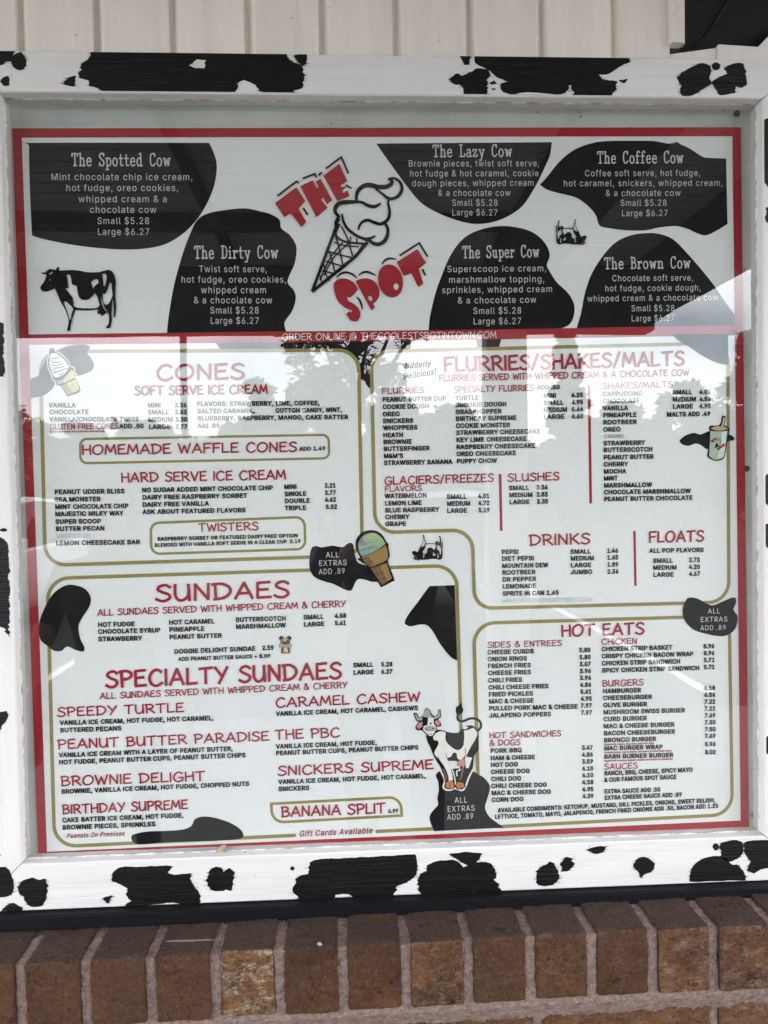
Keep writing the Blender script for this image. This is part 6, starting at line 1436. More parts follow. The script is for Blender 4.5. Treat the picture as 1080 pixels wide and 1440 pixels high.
s3 = patch('cow_patch', [(614.5,1087),(613,1091),(616,1099),(617,1110.6),(615,1121.7),(616,1131),(611,1137),(605.8,1143.7),(604,1150),(606,1158),(610.6,1168.4),(709,1163.4),(701,1158),(690,1150),(684,1142),(682,1134),(685.4,1121.7),(688.5,1110.6),(687.7,1102.8),(680.6,1093.5),(672.8,1088.6),(663,1083.5),(645,1080),(622,1083)], y=Y_STICK, sharp=65)
patch('cow_patch', [(955,620.5),(957.8,616.7),(964.4,612),(974.4,609),(980,610),(984.4,611),(990,609),(996.7,606.5),(1010,606),(1023,610.5),(1029,612.8),(1032,616.7),(1030,619.4),(1022,621),(1008,628),(994.4,631.7),(987.8,627.8),(982,624.4),(976.7,624),(967.8,627),(960,625.5),(956.7,623)], y=Y_STICK, sharp=80)
patch('cow_patch', [(1036,470),(1023.5,472),(1023.5,513.5),(1007,510),(987,500),(967,487),(953,478),(944,470)], y=Y_GOLD - .0001, sharp=60)
lettering([('light','ALL',458.2,784,477,783.4,7.6),('light','EXTRAS',448.3,795.7,488,794.4,7.6),('light','ADD .89',448.2,807.5,485.6,806.3,7.6)], 'lettering', W, s1)
lettering([('light','ALL',994.5,862.7,1012,862.2,7.2),('light','EXTRAS',984,874.4,1022.5,873.6,7.2),('light','ADD .89',984,886.2,1020.4,885.4,7.2)], 'lettering', W, s2)
lettering([('light','ALL',639,1128.5,657,1127.8,8),('light','EXTRAS',628.7,1141,667.7,1139.2,8),('light','ADD .89',628.6,1152.2,666,1150.4,8)], 'lettering', W, s3)


class Art:
    """A printed picture in layers; each new shape lies a hair above the last."""
    def __init__(s, name, cr):
        s.mb, s.name, s.C, s.y, s.mats = MB(), name, cr, Y_ART, []
    def mi(s, m):
        if m not in s.mats: s.mats.append(m)
        return s.mats.index(m)
    def fill(s, m, pts, sm=True, sharp=55):
        s.y -= 1.5e-5; fill(s.mb, s.C(pts), s.y, s.mi(m), sm, sharp=sharp); return s
    def stroke(s, m, pts, w, closed=False, sm=True, taper=None):
        s.y -= 1.5e-5; stroke(s.mb, s.C(pts), w, s.y, s.mi(m), sm, closed, taper); return s
    def done(s):
        return part(s.name, s.mb, [M[m] for m in s.mats])


# soft serve cone, upper left
a = Art('cone_picture', crop(50, 480, 10.8))
out = [(212,170),(222,118),(262,98),(292,125),(300,160),(375,190),(430,240),(500,320),(525,385),(565,395),(592,425),(592,480),(625,520),(612,565),(692,735),(640,792),(498,837),(478,822),(388,682),(325,668),(305,605),(268,572),(246,500),(205,400),(195,290),(216,230)]
a.stroke('cream', out, 2.6, True)
a.fill('black', out)
a.fill('cream', [(238,190),(300,182),(368,212),(428,268),(488,340),(512,405),(440,500),(335,552),(278,540),(242,440),(216,340),(222,270)])
for q in ([(235,262),(300,262),(380,235)], [(222,292),(300,325),(400,312)], [(225,355),(320,372),(420,340)], [(250,400),(300,410),(380,400),(450,370)], [(235,430),(330,460),(430,430),(505,415)], [(350,515),(400,500),(440,470)], [(265,475),(300,480),(330,470)]):
    a.stroke('black', q, 1.1, taper=bulge)
a.stroke('black', [(232,200),(225,140),(262,120),(278,140)], 1.4)
a.fill('yellow', [(425,580),(560,428),(598,490),(606,556),(440,635)])
a.fill('yellow_dark', [(318,600),(425,580),(442,636),(345,655)])
a.fill('yellow', [(470,640),(608,578),(672,728),(600,780),(560,790)])
a.fill('yellow_dark', [(400,672),(480,650),(565,790),(500,818)])
for i in range(5): a.stroke('black', [(430 + i * 22, 690 + i * 26), (500 + i * 22, 690 + i * 22), (600 + i * 14, 640 + i * 30)], .5)
a.done()

# hard ice cream cone on the middle patch
a = Art('cone_picture', crop(420, 730, 7.2))
a.fill('cream', [(566,335),(600,430),(640,450),(640,390),(600,380)])
a.fill('black', [(575,262),(588,195),(638,138),(710,112),(790,120),(850,165),(888,232),(912,246),(908,285),(922,370),(905,435),(966,605),(940,635),(842,686),(822,672),(700,482),(640,440),(592,402),(622,388),(590,322)], sharp=65)
a.fill('scoop_green', [(604,262),(622,205),(668,160),(740,138),(800,152),(848,198),(878,250),(760,330),(640,376),(614,330)])
a.fill('scoop_violet', [(606,262),(622,208),(650,182),(668,230),(700,260),(650,268)])
a.fill('scoop_blue', [(608,300),(660,300),(760,270),(830,272),(740,335),(642,374),(616,335)])
for q, m_, w in (([(680,190),(730,160),(790,175),(820,220),(790,245)], 'yellow', 1.0), ([(700,200),(745,185),(785,205)], 'cream', .5), ([(640,215),(690,240),(760,235)], 'scoop_violet', 1.2), ([(620,320),(690,295),(770,265)], 'black', .6), ([(660,290),(720,300),(800,280)], 'scoop_violet', .9), ([(720,150),(770,155),(840,210)], 'yellow', .7)):
    a.stroke(m_, q, w, taper=bulge)
a.fill('waffle', [(636,386),(760,335),(882,264),(892,300),(904,352),(882,418),(722,486),(672,440)])
a.fill('waffle_dark', [(640,392),(700,380),(760,440),(722,484),(672,440)])
a.fill('waffle_dark', [(726,496),(892,440),(944,600),(846,668)], sm=False)
a.fill('waffle', [(820,470),(888,448),(942,598),(900,625)], sm=False)
for q in ([(660,420),(760,395),(890,330)], [(690,455),(780,430),(895,380)], [(760,530),(860,500)], [(790,590),(890,560)], [(820,640),(920,600)], [(800,490),(850,640)], [(850,475),(900,610)]):
    a.stroke('yellow_dark', q, .55, taper=bulge)
a.stroke('black', [(722,490),(800,470),(890,430)], .7)
a.done()

# shake cup on the right
a = Art('cup_picture', crop(940, 570, 9))
a.fill('black', [(505,290),(530,258),(640,248),(672,140),(690,132),(722,140),(702,255),(750,275),(766,300),(760,325),(748,400),(735,470),(700,660),(620,702),(560,692),(490,652),(492,600),(505,500),(513,330)], sharp=70)
a.fill('cup_green', [(524,322),(600,330),(690,328),(742,322),(722,470),(692,650),(615,686),(560,678),(506,642),(518,500)], sharp=60)
a.fill('cup_light', [(668,338),(738,328),(718,470),(690,648),(612,672),(655,500)], sharp=60)
a.fill('tan', [(524,292),(580,270),(640,266),(700,270),(746,296),(700,316),(640,320),(580,314)])
a.fill('cup_green', [(690,152),(710,156),(686,268),(662,268)], sm=False)
a.fill('red', [(522,448),(560,425),(603,402),(606,430),(575,450),(565,472),(535,468)], sm=False)
a.fill('red', [(598,545),(650,510),(705,478),(712,510),(660,545),(625,575)], sm=False)
a.fill('black', [(575,545),(598,470),(625,500),(640,515)], sm=False)
for q in ([(605,470),(615,432),(640,425),(660,420)], [(625,445),(650,440),(662,455),(640,470)], [(630,485),(655,480),(650,500)]): a.stroke('black', q, .8)
a.done()

# puppy picture
a = Art('puppy_picture', crop(380, 880, 21.6))
a.fill('brown', [(260,400),(275,350),(330,305),(395,320),(410,350),(500,345),(530,310),(590,305),(640,345),(655,400),(610,420),(608,500),(590,560),(330,560),(310,500),(315,420)])
a.fill('black', [(262,400),(278,352),(330,310),(390,325),(340,360),(310,415)]).fill('black', [(652,400),(636,350),(590,310),(530,322),(575,360),(605,415)])
a.fill('dogtan', [(355,470),(400,380),(460,360),(520,385),(560,450),(600,520),(560,560),(360,560)])
a.fill('brown', [(480,470),(540,400),(590,420),(595,520),(520,500)]).fill('brown', [(340,500),(420,480),(530,480),(590,510),(560,570),(370,570)])
a.fill('black', [(415,500),(460,490),(505,500),(465,535)]).fill('black', disc(397,455,20)).fill('black', disc(522,455,20))
a.fill('brown', [(345,640),(585,640),(605,760),(590,835),(335,835),(330,760)])
a.fill('bone', [(420,655),(520,655),(540,800),(500,815),(460,760),(440,815),(410,800)])
a.fill('black', [(262,560),(310,545),(345,590),(580,590),(610,545),(650,550),(650,650),(610,655),(585,625),(345,630),(300,670),(270,640)])
a.fill('bone', [(280,575),(308,560),(340,605),(585,605),(612,560),(636,570),(636,640),(612,640),(585,614),(340,622),(300,650),(284,630)])
a.done()

# cartoon dairy cow standing on the lower patch
a = Art('cow_picture', crop(550, 980, 6.353))
a.stroke('cream', [(440,655),(478,740),(465,800),(490,826),(530,828),(572,814),(630,832),(662,800),(692,720),(725,655)], 2.4)
a.stroke('black', [(775,300),(802,262),(790,215),(750,192),(700,192),(640,215),(600,205),(590,165)], 3.4)
a.fill('black', [(580,92),(605,72),(632,42),(632,80),(643,112),(625,150),(590,172),(578,130)])
a.fill('black', [(318,330),(400,296),(450,294),(520,315),(600,315),(640,268),(690,252),(740,260),(776,310),(781,400),(776,470),(740,530),(728,630),(692,690),(664,760),(660,805),(600,824),(575,805),(580,770),(625,720),(628,640),(600,640),(585,570),(520,570),(512,590),(545,690),(564,745),(566,806),(530,822),(485,808),(478,740),(450,645),(390,545),(350,450),(322,390)], sharp=75)
a.fill('cream', [(372,335),(440,304),(488,316),(486,380),(520,430),(590,472),(640,440),(652,360),(648,300),(690,290),(735,272),(766,315),(758,362),(702,460),(668,530),(722,540),(692,630),(666,625),(660,520),(622,558),(592,545),(582,502),(556,496),(532,530),(502,540),(520,600),(545,690),(550,742),(515,748),(505,690),(475,620),(432,560),(386,500),(422,420),(412,388),(380,380)], sharp=75)
a.fill('cream', [(632,280),(655,258),(690,268),(665,285)])
a.fill('brown', [(450,640),(474,640),(498,720),(488,752),(477,700)]).fill('brown', [(655,610),(632,715),(602,748),(620,700),(628,640)])
a.fill('orange', [(490,762),(520,750),(550,752),(562,800),(535,816),(488,804)]).fill('orange', [(592,757),(640,764),(655,800),(602,818),(582,792)])
a.stroke('black', [(520,765),(525,812)], .8).stroke('black', [(615,770),(612,812)], .8)
a.fill('pink', [(590,578),(655,540),(656,600),(642,630),(628,606),(612,630),(604,604),(585,622)])
a.stroke('black', [(660,450),(662,520),(640,560)], .8).stroke('black', [(485,500),(505,560)], .8).stroke('black', [(415,520),(440,590),(462,640)], .8)
a.stroke('cream', [(588,705),(585,660),(612,650),(600,620),(572,618),(580,578),(520,580)], 1.8).stroke('cream', [(520,580),(560,690),(575,780)], 1.6)
a.fill('black', [(200,150),(206,138),(232,145),(246,180),(285,160),(300,112),(320,96),(348,118),(362,150),(385,165),(412,155),(422,108),(442,112),(444,170),(420,196),(446,240),(440,262),(404,262),(412,285),(395,318),(372,350),(335,352),(306,325),(270,296),(235,296),(216,270),(248,216),(225,210)], sharp=70)
a.fill('grey', [(208,152),(226,148),(240,188),(278,172),(274,206),(232,206)]).fill('grey', [(382,172),(416,163),(428,118),(438,122),(436,166),(414,186),(382,196)])
a.fill('grey', [(278,172),(302,118),(320,104),(344,124),(356,162),(380,176),(330,182)])
a.fill('cream', [(330,180),(378,184),(382,236),(404,274),(390,306),(368,342),(336,342),(312,318),(284,290),(290,258),(322,248)])
a.fill('pink', [(226,264),(252,226),(282,220),(276,266),(242,284)]).fill('pink', [(388,216),(410,202),(432,220),(434,248),(402,252)])
a.fill('black', [(284,200),(322,184),(326,244),(300,248),(286,232)]).fill('black', disc(352,234,8,10))
a.fill('grey', [(290,275),(330,252),(385,262),(400,280),(380,300),(320,304)]).fill('black', disc(315,285,9,6)).fill('black', disc(374,280,9,6))
a.stroke('pink', [(322,322),(345,332),(368,318)], 1.4)
a.done()

# ------------------------------------------------------------------ moth resting on the lower rail
mx_, mz_ = wall(310, 1208, FY)
M['moth'] = nmat('moth_wing', (.50, .41, .31), .85, .1, .4, (320, 320, 320), .3, (900, 900, 900), .0004)
M['moth_body'] = nmat('moth_body', (.33, .25, .18), .9, .1)
mt = empty('moth', 'small beige moth resting on the glass edge above the white bottom rail', 'moth', (mx_, GY - .001, GZ0 + .004))
def wing(pts, y0, bow):
    m_ = MB()
    P_ = [(wall(px, py, -.017)) for px, py in pts]
    cx = sum(p[0] for p in P_) / len(P_); cz = sum(p[1] for p in P_) / len(P_)
    n = len(P_)
    vs = [(p[0], y0, p[1]) for p in P_] + [(cx, y0 - bow, cz)] + [(p[0], y0 + .0003, p[1]) for p in P_] + [(cx, y0 - bow + .0003, cz)]
    fs = [(i, (i + 1) % n, n) for i in range(n)] + [(n + 1 + (i + 1) % n, n + 1 + i, 2 * n + 1) for i in range(n)] + [(i, n + 1 + i, n + 1 + (i + 1) % n, (i + 1) % n) for i in range(n)]
    m_.add(vs, [f[::-1] for f in fs])
    return rel(m_, 'wing', M['moth'], mt)
wing(catmull([(316,1187.5),(308,1192.5),(301.5,1200),(303,1204.5),(310,1206.5),(317.5,1205.5),(318.5,1197)], True, 3), -.0170, .0016)
wing(catmull([(309,1203),(305,1205),(306,1207),(313,1207),(318,1206),(317,1203)], True, 3), -.0162, .001)
mb = MB()
bp_ = [wall(*q, -.0185) for q in ((318.5,1192),(317.6,1197),(317,1202),(316.5,1206.5))]
mb.tube([(x_, -.0185, z_) for x_, z_ in bp_], [.0006, .0011, .0012, .0005], 8)
rel(mb, 'body', M['moth_body'], mt, smooth=True)

# ------------------------------------------------------------------ what the glass mirrors: porch, lot, trees
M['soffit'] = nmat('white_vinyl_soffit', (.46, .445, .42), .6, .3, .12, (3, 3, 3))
M['beam'] = nmat('dark_painted_beam', (.035, .035, .042), .6, .3, .3, (4, 4, 4), .2, (60, 60, 60))
M['white_post'] = nmat('white_painted_post', (.62, .62, .60), .5, .4, .1, (6, 6, 2))
M['steel'] = nmat('grey_steel', (.10, .10, .11), .45, .5, .3, (12, 12, 3))
M['shingle'] = nmat('dark_shingles', (.05, .05, .05), .9, .2, .4, (14, 14, 14), .5, (60, 60, 60), .01)
RX0, RX1, RY1 = -2.0, 1.68, -3.45  # left roof end is out of view, cut short to admit more skylight
roof = empty('porch_roof', 'porch roof with grooved white ceiling and dark edge beam mirrored in the glass', 'porch roof', (0, -1.7, SOF))
mb = MB()
n = int((0 - RY1) / .1)
for i in range(n):
    y0 = SY - .001 - i * .1
    mb.box((RX0, y0 - .088, SOF), (RX1, y0, SOF + .014))
    mb.box((RX0, y0 - .1, SOF + .0135), (RX1, y0 - .0881, SOF + .02))
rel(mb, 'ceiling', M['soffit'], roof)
mb = MB(); mb.box((RX0, RY1, .89), (RX1, RY1 + .14, SOF - .001)); rel(mb, 'edge_beam', M['beam'], roof, bevel=.008)
mb = MB(); mb.box((RX1 - .13, RY1 + .141, .93), (RX1 - .001, SY - .03, SOF - .001)); rel(mb, 'end_beam', M['beam'], roof, bevel=.008)
mb = MB(); mb.box((RX0 + .001, RY1 + .141, 1.02), (RX0 + .13, SY - .03, SOF - .001)); rel(mb, 'end_beam', M['beam'], roof, bevel=.008)  # unseen left beam, kept shallow so side light reaches the wall
mb = MB(); mb.box((.70, RY1 + .141, SOF - .03), (1.116, SY - .03, SOF - .001)); rel(mb, 'ceiling_strip', M['beam'], roof, bevel=.004)
mb = MB(); mb.tube([(-.63, RY1 + .141, SOF - .03), (-.63, SY - .03, SOF - .03)], .027, 10); rel(mb, 'conduit', M['beam'], roof, smooth=True)
mb = MB(); mb.box((RX0 + .131, -2.62, SOF - .055), (.699, -2.52, SOF - .001)); rel(mb, 'cross_beam', M['beam'], roof, bevel=.006)
mb = MB()
mb.box((RX0 - .02, RY1 - .02, SOF + .0205), (RX1 + .02, SY - .001, SOF + .16))
mb.box((-7.1, SY, SOF + .001), (RX1 + 2.4, 6.0, SOF + .16))
mb.add([(RX0 - .1, RY1 - .1, SOF + .161), (RX1 + .1, RY1 - .1, SOF + .161), (RX1 + .1, 6.1, SOF + .161), (RX0 - .1, 6.1, SOF + .161), (RX0 - .1, 2, SOF + 1.9), (RX1 + .1, 2, SOF + 1.9)], [(0, 1, 5, 4), (2, 3, 4, 5), (1, 2, 5), (3, 0, 4), (3, 2, 1, 0)])
rel(mb, 'roof_deck', M['shingle'], roof)
p_ = empty('porch_post', 'thin grey steel pipe post holding the porch beam', 'post', (-.95, RY1 + .07, GZ))
mb = MB(); mb.tube([(0, 0, .012), (0, 0, .889 - GZ)], .02, 14); mb.build('pipe', M['steel'], p_, smooth=True)
mb = MB(); mb.box((-.06, -.06, .004), (.06, .06, .0119)); mb.build('base_plate', M['steel'], p_, bevel=.002)
p_ = empty('porch_column', 'wide white square column at the right of the porch', 'column', (.84, RY1 + .07, GZ))
mb = MB(); mb.box((-.11, -.09, .15), (.11, .09, .889 - GZ)); mb.build('shaft', M['white_post'], p_, bevel=.006)
mb = MB(); mb.box((-.13, -.11, .004), (.13, .11, .149)); mb.build('base', M['white_post'], p_, bevel=.008)

M['grass'] = nmat('lawn', (.055, .085, .028), .9, .1, .45, (.6, .6, .6), .6, (30, 30, 30), .02)
M['asphalt'] = nmat('asphalt', (.038, .038, .039), .9, .2, .35, (1.5, 1.5, 1.5), .5, (200, 200, 200), .004)
M['concrete'] = nmat('concrete', (.17, .165, .155), .9, .2, .3, (2, 2, 2), .4, (120, 120, 120), .002)
M['line'] = nmat('road_paint', (.70, .70, .68), .7, .2, .3, (6, 6, 6))
mb = MB(); mb.face([(-400, -400, GZ - .16), (400, -400, GZ - .16), (400, 400, GZ - .16), (-400, 400, GZ - .16)]); tag(mb.build('ground', M['grass']), kind='structure')
mb = MB(); mb.box((-30, -24, GZ - .20), (30, -4.2, GZ - .13)); tag(mb.build('parking_lot', M['asphalt']), kind='structure')
mb = MB(); mb.box((-9, -4.19, GZ - .2), (9, 6.3, GZ)); tag(mb.build('walkway', M['concrete'], bevel=.01), kind='structure')
mb = MB()
for k in range(-6, 7): mb.box((k * 2.8 - .05, -9.6, GZ - .134), (k * 2.8 + .05, -5.0, GZ - .126))
tag(mb.build('parking_lines', M['line']), kind='structure')

M['bark'] = nmat('bark', (.075, .055, .04), .9, .1, .4, (6, 6, 2), .8, (30, 30, 6), .02)
M['leaf'] = nmat('leaves', (.045, .085, .025), .6, .3, .5, (1.2, 1.2, 1.2))
M['leaf2'] = nmat('dark_leaves', (.030, .060, .024), .6, .3, .5, (1.2, 1.2, 1.2))
def tree(loc, h, w, seed, leaf, name, label, n_leaf=9000, low=.12, cone=0.0, size=.2):
    r_ = random.Random(seed)
    t_ = empty(name, label, 'tree', loc, 'trees beyond the parking lot')
    mb_ = MB()
    path = [(0, 0, 0)]
    for i in range(1, 7):
        path.append((path[-1][0] + (r_.random() - .5) * .12 * w * .3, path[-1][1] + (r_.random() - .5) * .1, h * .8 * i / 6))
    mb_.tube(path, [.045 * h * (1 - i / 7.5) * .6 for i in range(7)], 9)
    tips = []
    for k in range(11):
        f = low + (.95 - low) * k / 11
        i = min(5, int(f * 6 / .8 * .8)); b0 = Vector(path[i])
        an = k * 2.4 + r_.random()
        ln = w * .5 * (.55 + .5 * r_.random()) * (1 - cone * f)
        e_ = b0 + Vector((cos(an) * ln, sin(an) * ln, h * .12 + r_.random() * h * .1))
        mid = (b0 + e_) / 2 + Vector((0, 0, -.03 * h))
        mb_.tube([b0, mid, e_], [.014 * h, .008 * h, .003 * h], 6)
        tips.append(e_)
    mb_.build('trunk', M['bark'], t_, smooth=True)
    cl = []
    for k in range(46):
        f = low + (1 - low) * (k + r_.random()) / 46
        pr = (sin(pi * min(1, (f - low) / (1 - low) * .85 + .12)) ** .7) * (1 - cone * (f - low) / (1 - low))
        a_ = r_.random() * 6.28; rr = w * .5 * pr * sqrt(r_.random())
        cl.append((Vector((cos(a_) * rr, sin(a_) * rr, h * f)), w * (.07 + .09 * r_.random())))
    for e_ in tips: cl.append((e_, w * .12))
    mb_ = MB()
    for q in range(n_leaf):
        c_, s_ = cl[r_.randrange(len(cl))]
        v = Vector((r_.gauss(0, 1), r_.gauss(0, 1), r_.gauss(0, .8))); v = v.normalized() * s_ * (.5 + .6 * r_.random())
        p = c_ + v
        if p.z > h * 1.02: p.z = h * 1.02 - r_.random() * .3
        a1 = Vector((r_.gauss(0, 1), r_.gauss(0, 1), r_.gauss(0, .5))).normalized(); a2 = a1.cross(Vector((r_.random(), r_.random(), 1))).normalized()
        z_ = size * (.6 + .8 * r_.random())
        mb_.face([p + a1 * z_, p + a2 * z_ * .5, p - a1 * z_, p - a2 * z_ * .5])
    mb_.build('crown', M[leaf], t_)
    return t_
GL0 = GZ - .16
tree((.15, -12, GL0 + .03), 5.9, 2.3, 3, 'leaf2', 'shade_tree', 'small leafy tree standing close behind the thin pipe post', 3400, .58, size=.085)
SH = 'shade_tree'
tree((-13.6, -30, GL0), 5.2, 4.2, 10, 'leaf', SH, 'broad green tree at the left end of the tree line')
tree((-10.9, -31, GL0), 4.5, 3.2, 9, 'leaf2', SH, 'low dense dark tree second from the left end of the tree line')
tree((-8.2, -30, GL0), 4.5, 3.6, 8, 'leaf', SH, 'low bushy tree third from the left end of the tree line')
tree((-3.7, -31, GL0), 6.2, 3.4, 4, 'leaf2', SH, 'medium dark bushy tree left of the small near tree')
tree((-1.2, -32, GL0), 6.9, 4.2, 5, 'leaf', SH, 'tall rounded tree straight behind the small near tree')
tree((1.6, -30, GL0), 5.6, 3.8, 6, 'leaf2', SH, 'dark rounded tree just right of the small near tree')
tree((4.3, -31, GL0), 5.1, 4.0, 7, 'leaf', SH, 'low light green tree left of the white column')
conifer = 'conifer_tree'
tree((8.9, -30, GL0), 8.4, 2.6, 11, 'leaf2', conifer, 'pointed slim dark conifer just right of the white column', 8000, .08, .8)
tree((11.3, -31, GL0), 5.2, 4.2, 12, 'leaf', SH, 'low spreading tree between the two conifers')
tree((13.9, -30, GL0), 5.9, 3.6, 14, 'leaf2', SH, 'dark rounded tree beside the tall conifer on the right')
tree((16.6, -30, GL0), 7.8, 4.6, 13, 'leaf2', conifer, 'tall wide dark conifer at the right end of the tree line', 9000, .08, .8)
r_ = random.Random(5)
mb = MB()
for q in range(26000):
    x_ = r_.uniform(-45, 45)
    top_ = 5.6 + 1.6 * noise.noise(Vector((x_ * .16, 2, 0))) + .9 * noise.noise(Vector((x_ * .6, 5, 0)))
    p = Vector((x_, -58 + r_.uniform(-2, 2), GL0 + top_ * r_.random() ** .6))
    a1 = Vector((r_.gauss(0, 1), r_.gauss(0, 1), r_.gauss(0, .6))).normalized(); a2 = a1.cross(Vector((r_.random(), r_.random(), 1))).normalized()
    z_ = .45 * (.5 + r_.random())
    mb.face([p + a1 * z_, p + a2 * z_ * .6, p - a1 * z_, p - a2 * z_ * .6])
tag(mb.build('far_woods', M['leaf2']), 'far belt of dark woods behind the row of trees', 'woods', kind='stuff')
up = empty('utility_pole', 'slim wooden utility pole in front of the far trees', 'utility pole', (-6.1, -26, GL0))
mb = MB(); mb.tube([(0, 0, 0), (0, 0, 4.1)], [.12, .09], 12); mb.build('pole', M['bark'], up, smooth=True)
mb = MB(); mb.box((-.7, -.05, 3.7), (.7, .05, 3.82)); mb.build('crossarm', M['bark'], up)

# parked cars in the lot
M['car_dark'] = nmat('dark_car_paint', (.02, .022, .026), .25, .5)
M['car_white'] = nmat('white_car_paint', (.62, .62, .62), .3, .5)
M['car_glass'] = nmat('tinted_car_glass', (.012, .014, .016), .05, .6)
M['tyre'] = nmat('tyre_rubber', (.015, .015, .015), .85, .2)
M['rim'] = nmat('alloy_rim', (.42, .42, .43), .35, .5, metallic=.7)
M['lamp'] = nmat('headlight_lens', (.65, .66, .66), .1, .6)
def car(loc, rot, paint, label):
    t_ = empty('parked_car', label, 'car', loc, 'cars parked in the lot')
    t_.rotation_euler = (0, 0, rot)
    # body sections along y (front at -2.2): (y, half width, sill z, belt z, half width at belt)
    sec = [(-2.25,.62,.34,.62,.60),(-2.16,.82,.26,.78,.78),(-1.6,.90,.24,.92,.86),(-.9,.92,.24,1.0,.88),(0,.92,.24,1.03,.89),(1.0,.92,.24,1.05,.89),(1.8,.90,.26,1.06,.87),(2.2,.82,.32,1.0,.78),(2.27,.7,.4,.9,.66)]
    vs, fs = [], []
    for y, w, z0, z1, wb in sec:
        vs += [(-w * .92, y, z0), (-w, y, z0 + .14), (-w, y, (z0 + z1) / 2), (-wb, y, z1 - .05), (-wb * .9, y, z1), (wb * .9, y, z1), (wb, y, z1 - .05), (w, y, (z0 + z1) / 2), (w, y, z0 + .14), (w * .92, y, z0)]
    for i in range(len(sec) - 1):
        for j in range(10): fs.append((i * 10 + j, i * 10 + (j + 1) % 10, (i + 1) * 10 + (j + 1) % 10, (i + 1) * 10 + j))
    fs += [tuple(range(9, -1, -1)), tuple((len(sec) - 1) * 10 + j for j in range(10))]
    m_ = MB(); m_.add(vs, fs)
    rsec = [(-.95,.80,1.0,1.01),(-.30,.70,1.0,1.54),(.5,.70,1.02,1.60),(1.5,.69,1.03,1.56),(2.05,.74,1.02,1.1)]
    m_.build('body', paint, t_, smooth=True, bevel=.02)
    m_ = MB(); vs, fs = [], []
    for y, w, z0, z1 in rsec: vs += [(-.85, y, z0), (-w, y, z1), (w, y, z1), (.85, y, z0)]
    for i in range(4):
        for j in range(3): fs.append((i * 4 + j, i * 4 + j + 1, (i + 1) * 4 + j + 1, (i + 1) * 4 + j))
    m_.add(vs, fs); m_.build('windows', M['car_glass'], t_, bevel=.015)
    m_ = MB(); vs, fs = [], []
    for y, w, z in ((-.34,.70,1.55),(.5,.71,1.62),(1.52,.70,1.58)): vs += [(-w, y, z - .03), (-w * .9, y, z + .02), (w * .9, y, z + .02), (w, y, z - .03)]
    for i in range(2):
        for j in range(3): fs.append((i * 4 + j, i * 4 + j + 1, (i + 1) * 4 + j + 1, (i + 1) * 4 + j))
    m_.add(vs, fs); m_.build('roof', paint, t_, smooth=True)
    for sx in (-1, 1):
        m_ = MB(); m_.tube([(sx * .68, -2.19, .66), (sx * .6, -2.27, .65)], [.13, .11], 12); m_.build('headlight', M['lamp'], t_, smooth=True)
        m_ = MB(); m_.box((sx * .98 - .08, -.72, 1.02), (sx * .98 + .08, -.62, 1.15)); m_.build('mirror', paint, t_, bevel=.02)
        for y in (-1.42, 1.38):
            m_ = MB(); m_.tube([(sx * .74, y, .33), (sx * .95, y, .33)], .33, 24)
            wh = m_.build('wheel', M['tyre'], t_, bevel=.03)
            m_ = MB(); m_.tube([(sx * .94, y, .33), (sx * .965, y, .33)], .2, 16); m_.build('rim', M['rim'], wh)
    m_ = MB(); m_.box((-.48, -2.285, .44), (.48, -2.22, .6)); m_.build('grille', M['tyre'], t_, bevel=.01)
    return t_
car((.9, -8.2, GZ - .13), pi, M['car_dark'], 'dark parked car with tinted windows in the lot behind the viewer')
car((-4.9, -9.0, GZ - .13), pi, M['car_white'], 'white parked car in the lot left of the dark car')

# ------------------------------------------------------------------ the two people in front of the board
M['skin'] = nmat('skin', (.42, .25, .18), .55, .35, .12, (20, 20, 20))
M['shirt_dark'] = nmat('black_cotton_shirt', (.012, .013, .018), .9, .1, .3, (9, 9, 9), .3, (60, 60, 60), .004)
M['jeans'] = nmat('navy_jeans', (.02, .028, .05), .9, .1, .3, (9, 9, 9), .3, (200, 200, 200), .002)
M['hair_dark'] = nmat('dark_hair', (.02, .014, .01), .6, .3, .3, (60, 60, 8))
M['hair_fair'] = nmat('fair_hair', (.38, .29, .18), .6, .3, .3, (60, 60, 8))
M['phone'] = nmat('black_phone', (.01, .01, .011), .25, .5)
M['shoe'] = nmat('dark_shoe', (.03, .03, .03), .7, .3)
def skin(chain_list, root, levels=2):
    """Grow one surface over connected joints: chain_list = lists of (key, point, radius); shared keys join."""
    idx, vs, rs, es = {}, [], [], []
    for ch in chain_list:
        prev = None
        for key, p, r in ch:
            if key not in idx:
                idx[key] = len(vs); vs.append(p); rs.append(r)
            if prev is not None: es.append((prev, idx[key]))
            prev = idx[key]
    me = bpy.data.meshes.new('tmp'); me.from_pydata(vs, es, [])
    o_ = bpy.data.objects.new('tmp', me); COL.objects.link(o_)
    md = o_.modifiers.new('skin', 'SKIN')
    for i, sv in enumerate(me.skin_vertices[0].data):
        sv.radius = (rs[i], rs[i]) if not isinstance(rs[i], tuple) else rs[i]
        sv.use_root = i == idx[root]
    sb = o_.modifiers.new('sub', 'SUBSURF'); sb.levels = sb.render_levels = levels
    dg = bpy.context.evaluated_depsgraph_get()
    out_ = bpy.data.meshes.new_from_object(o_.evaluated_get(dg))
    bpy.data.objects.remove(o_); bpy.data.meshes.remove(me)
    for p in out_.polygons: p.use_smooth = True
    return out_
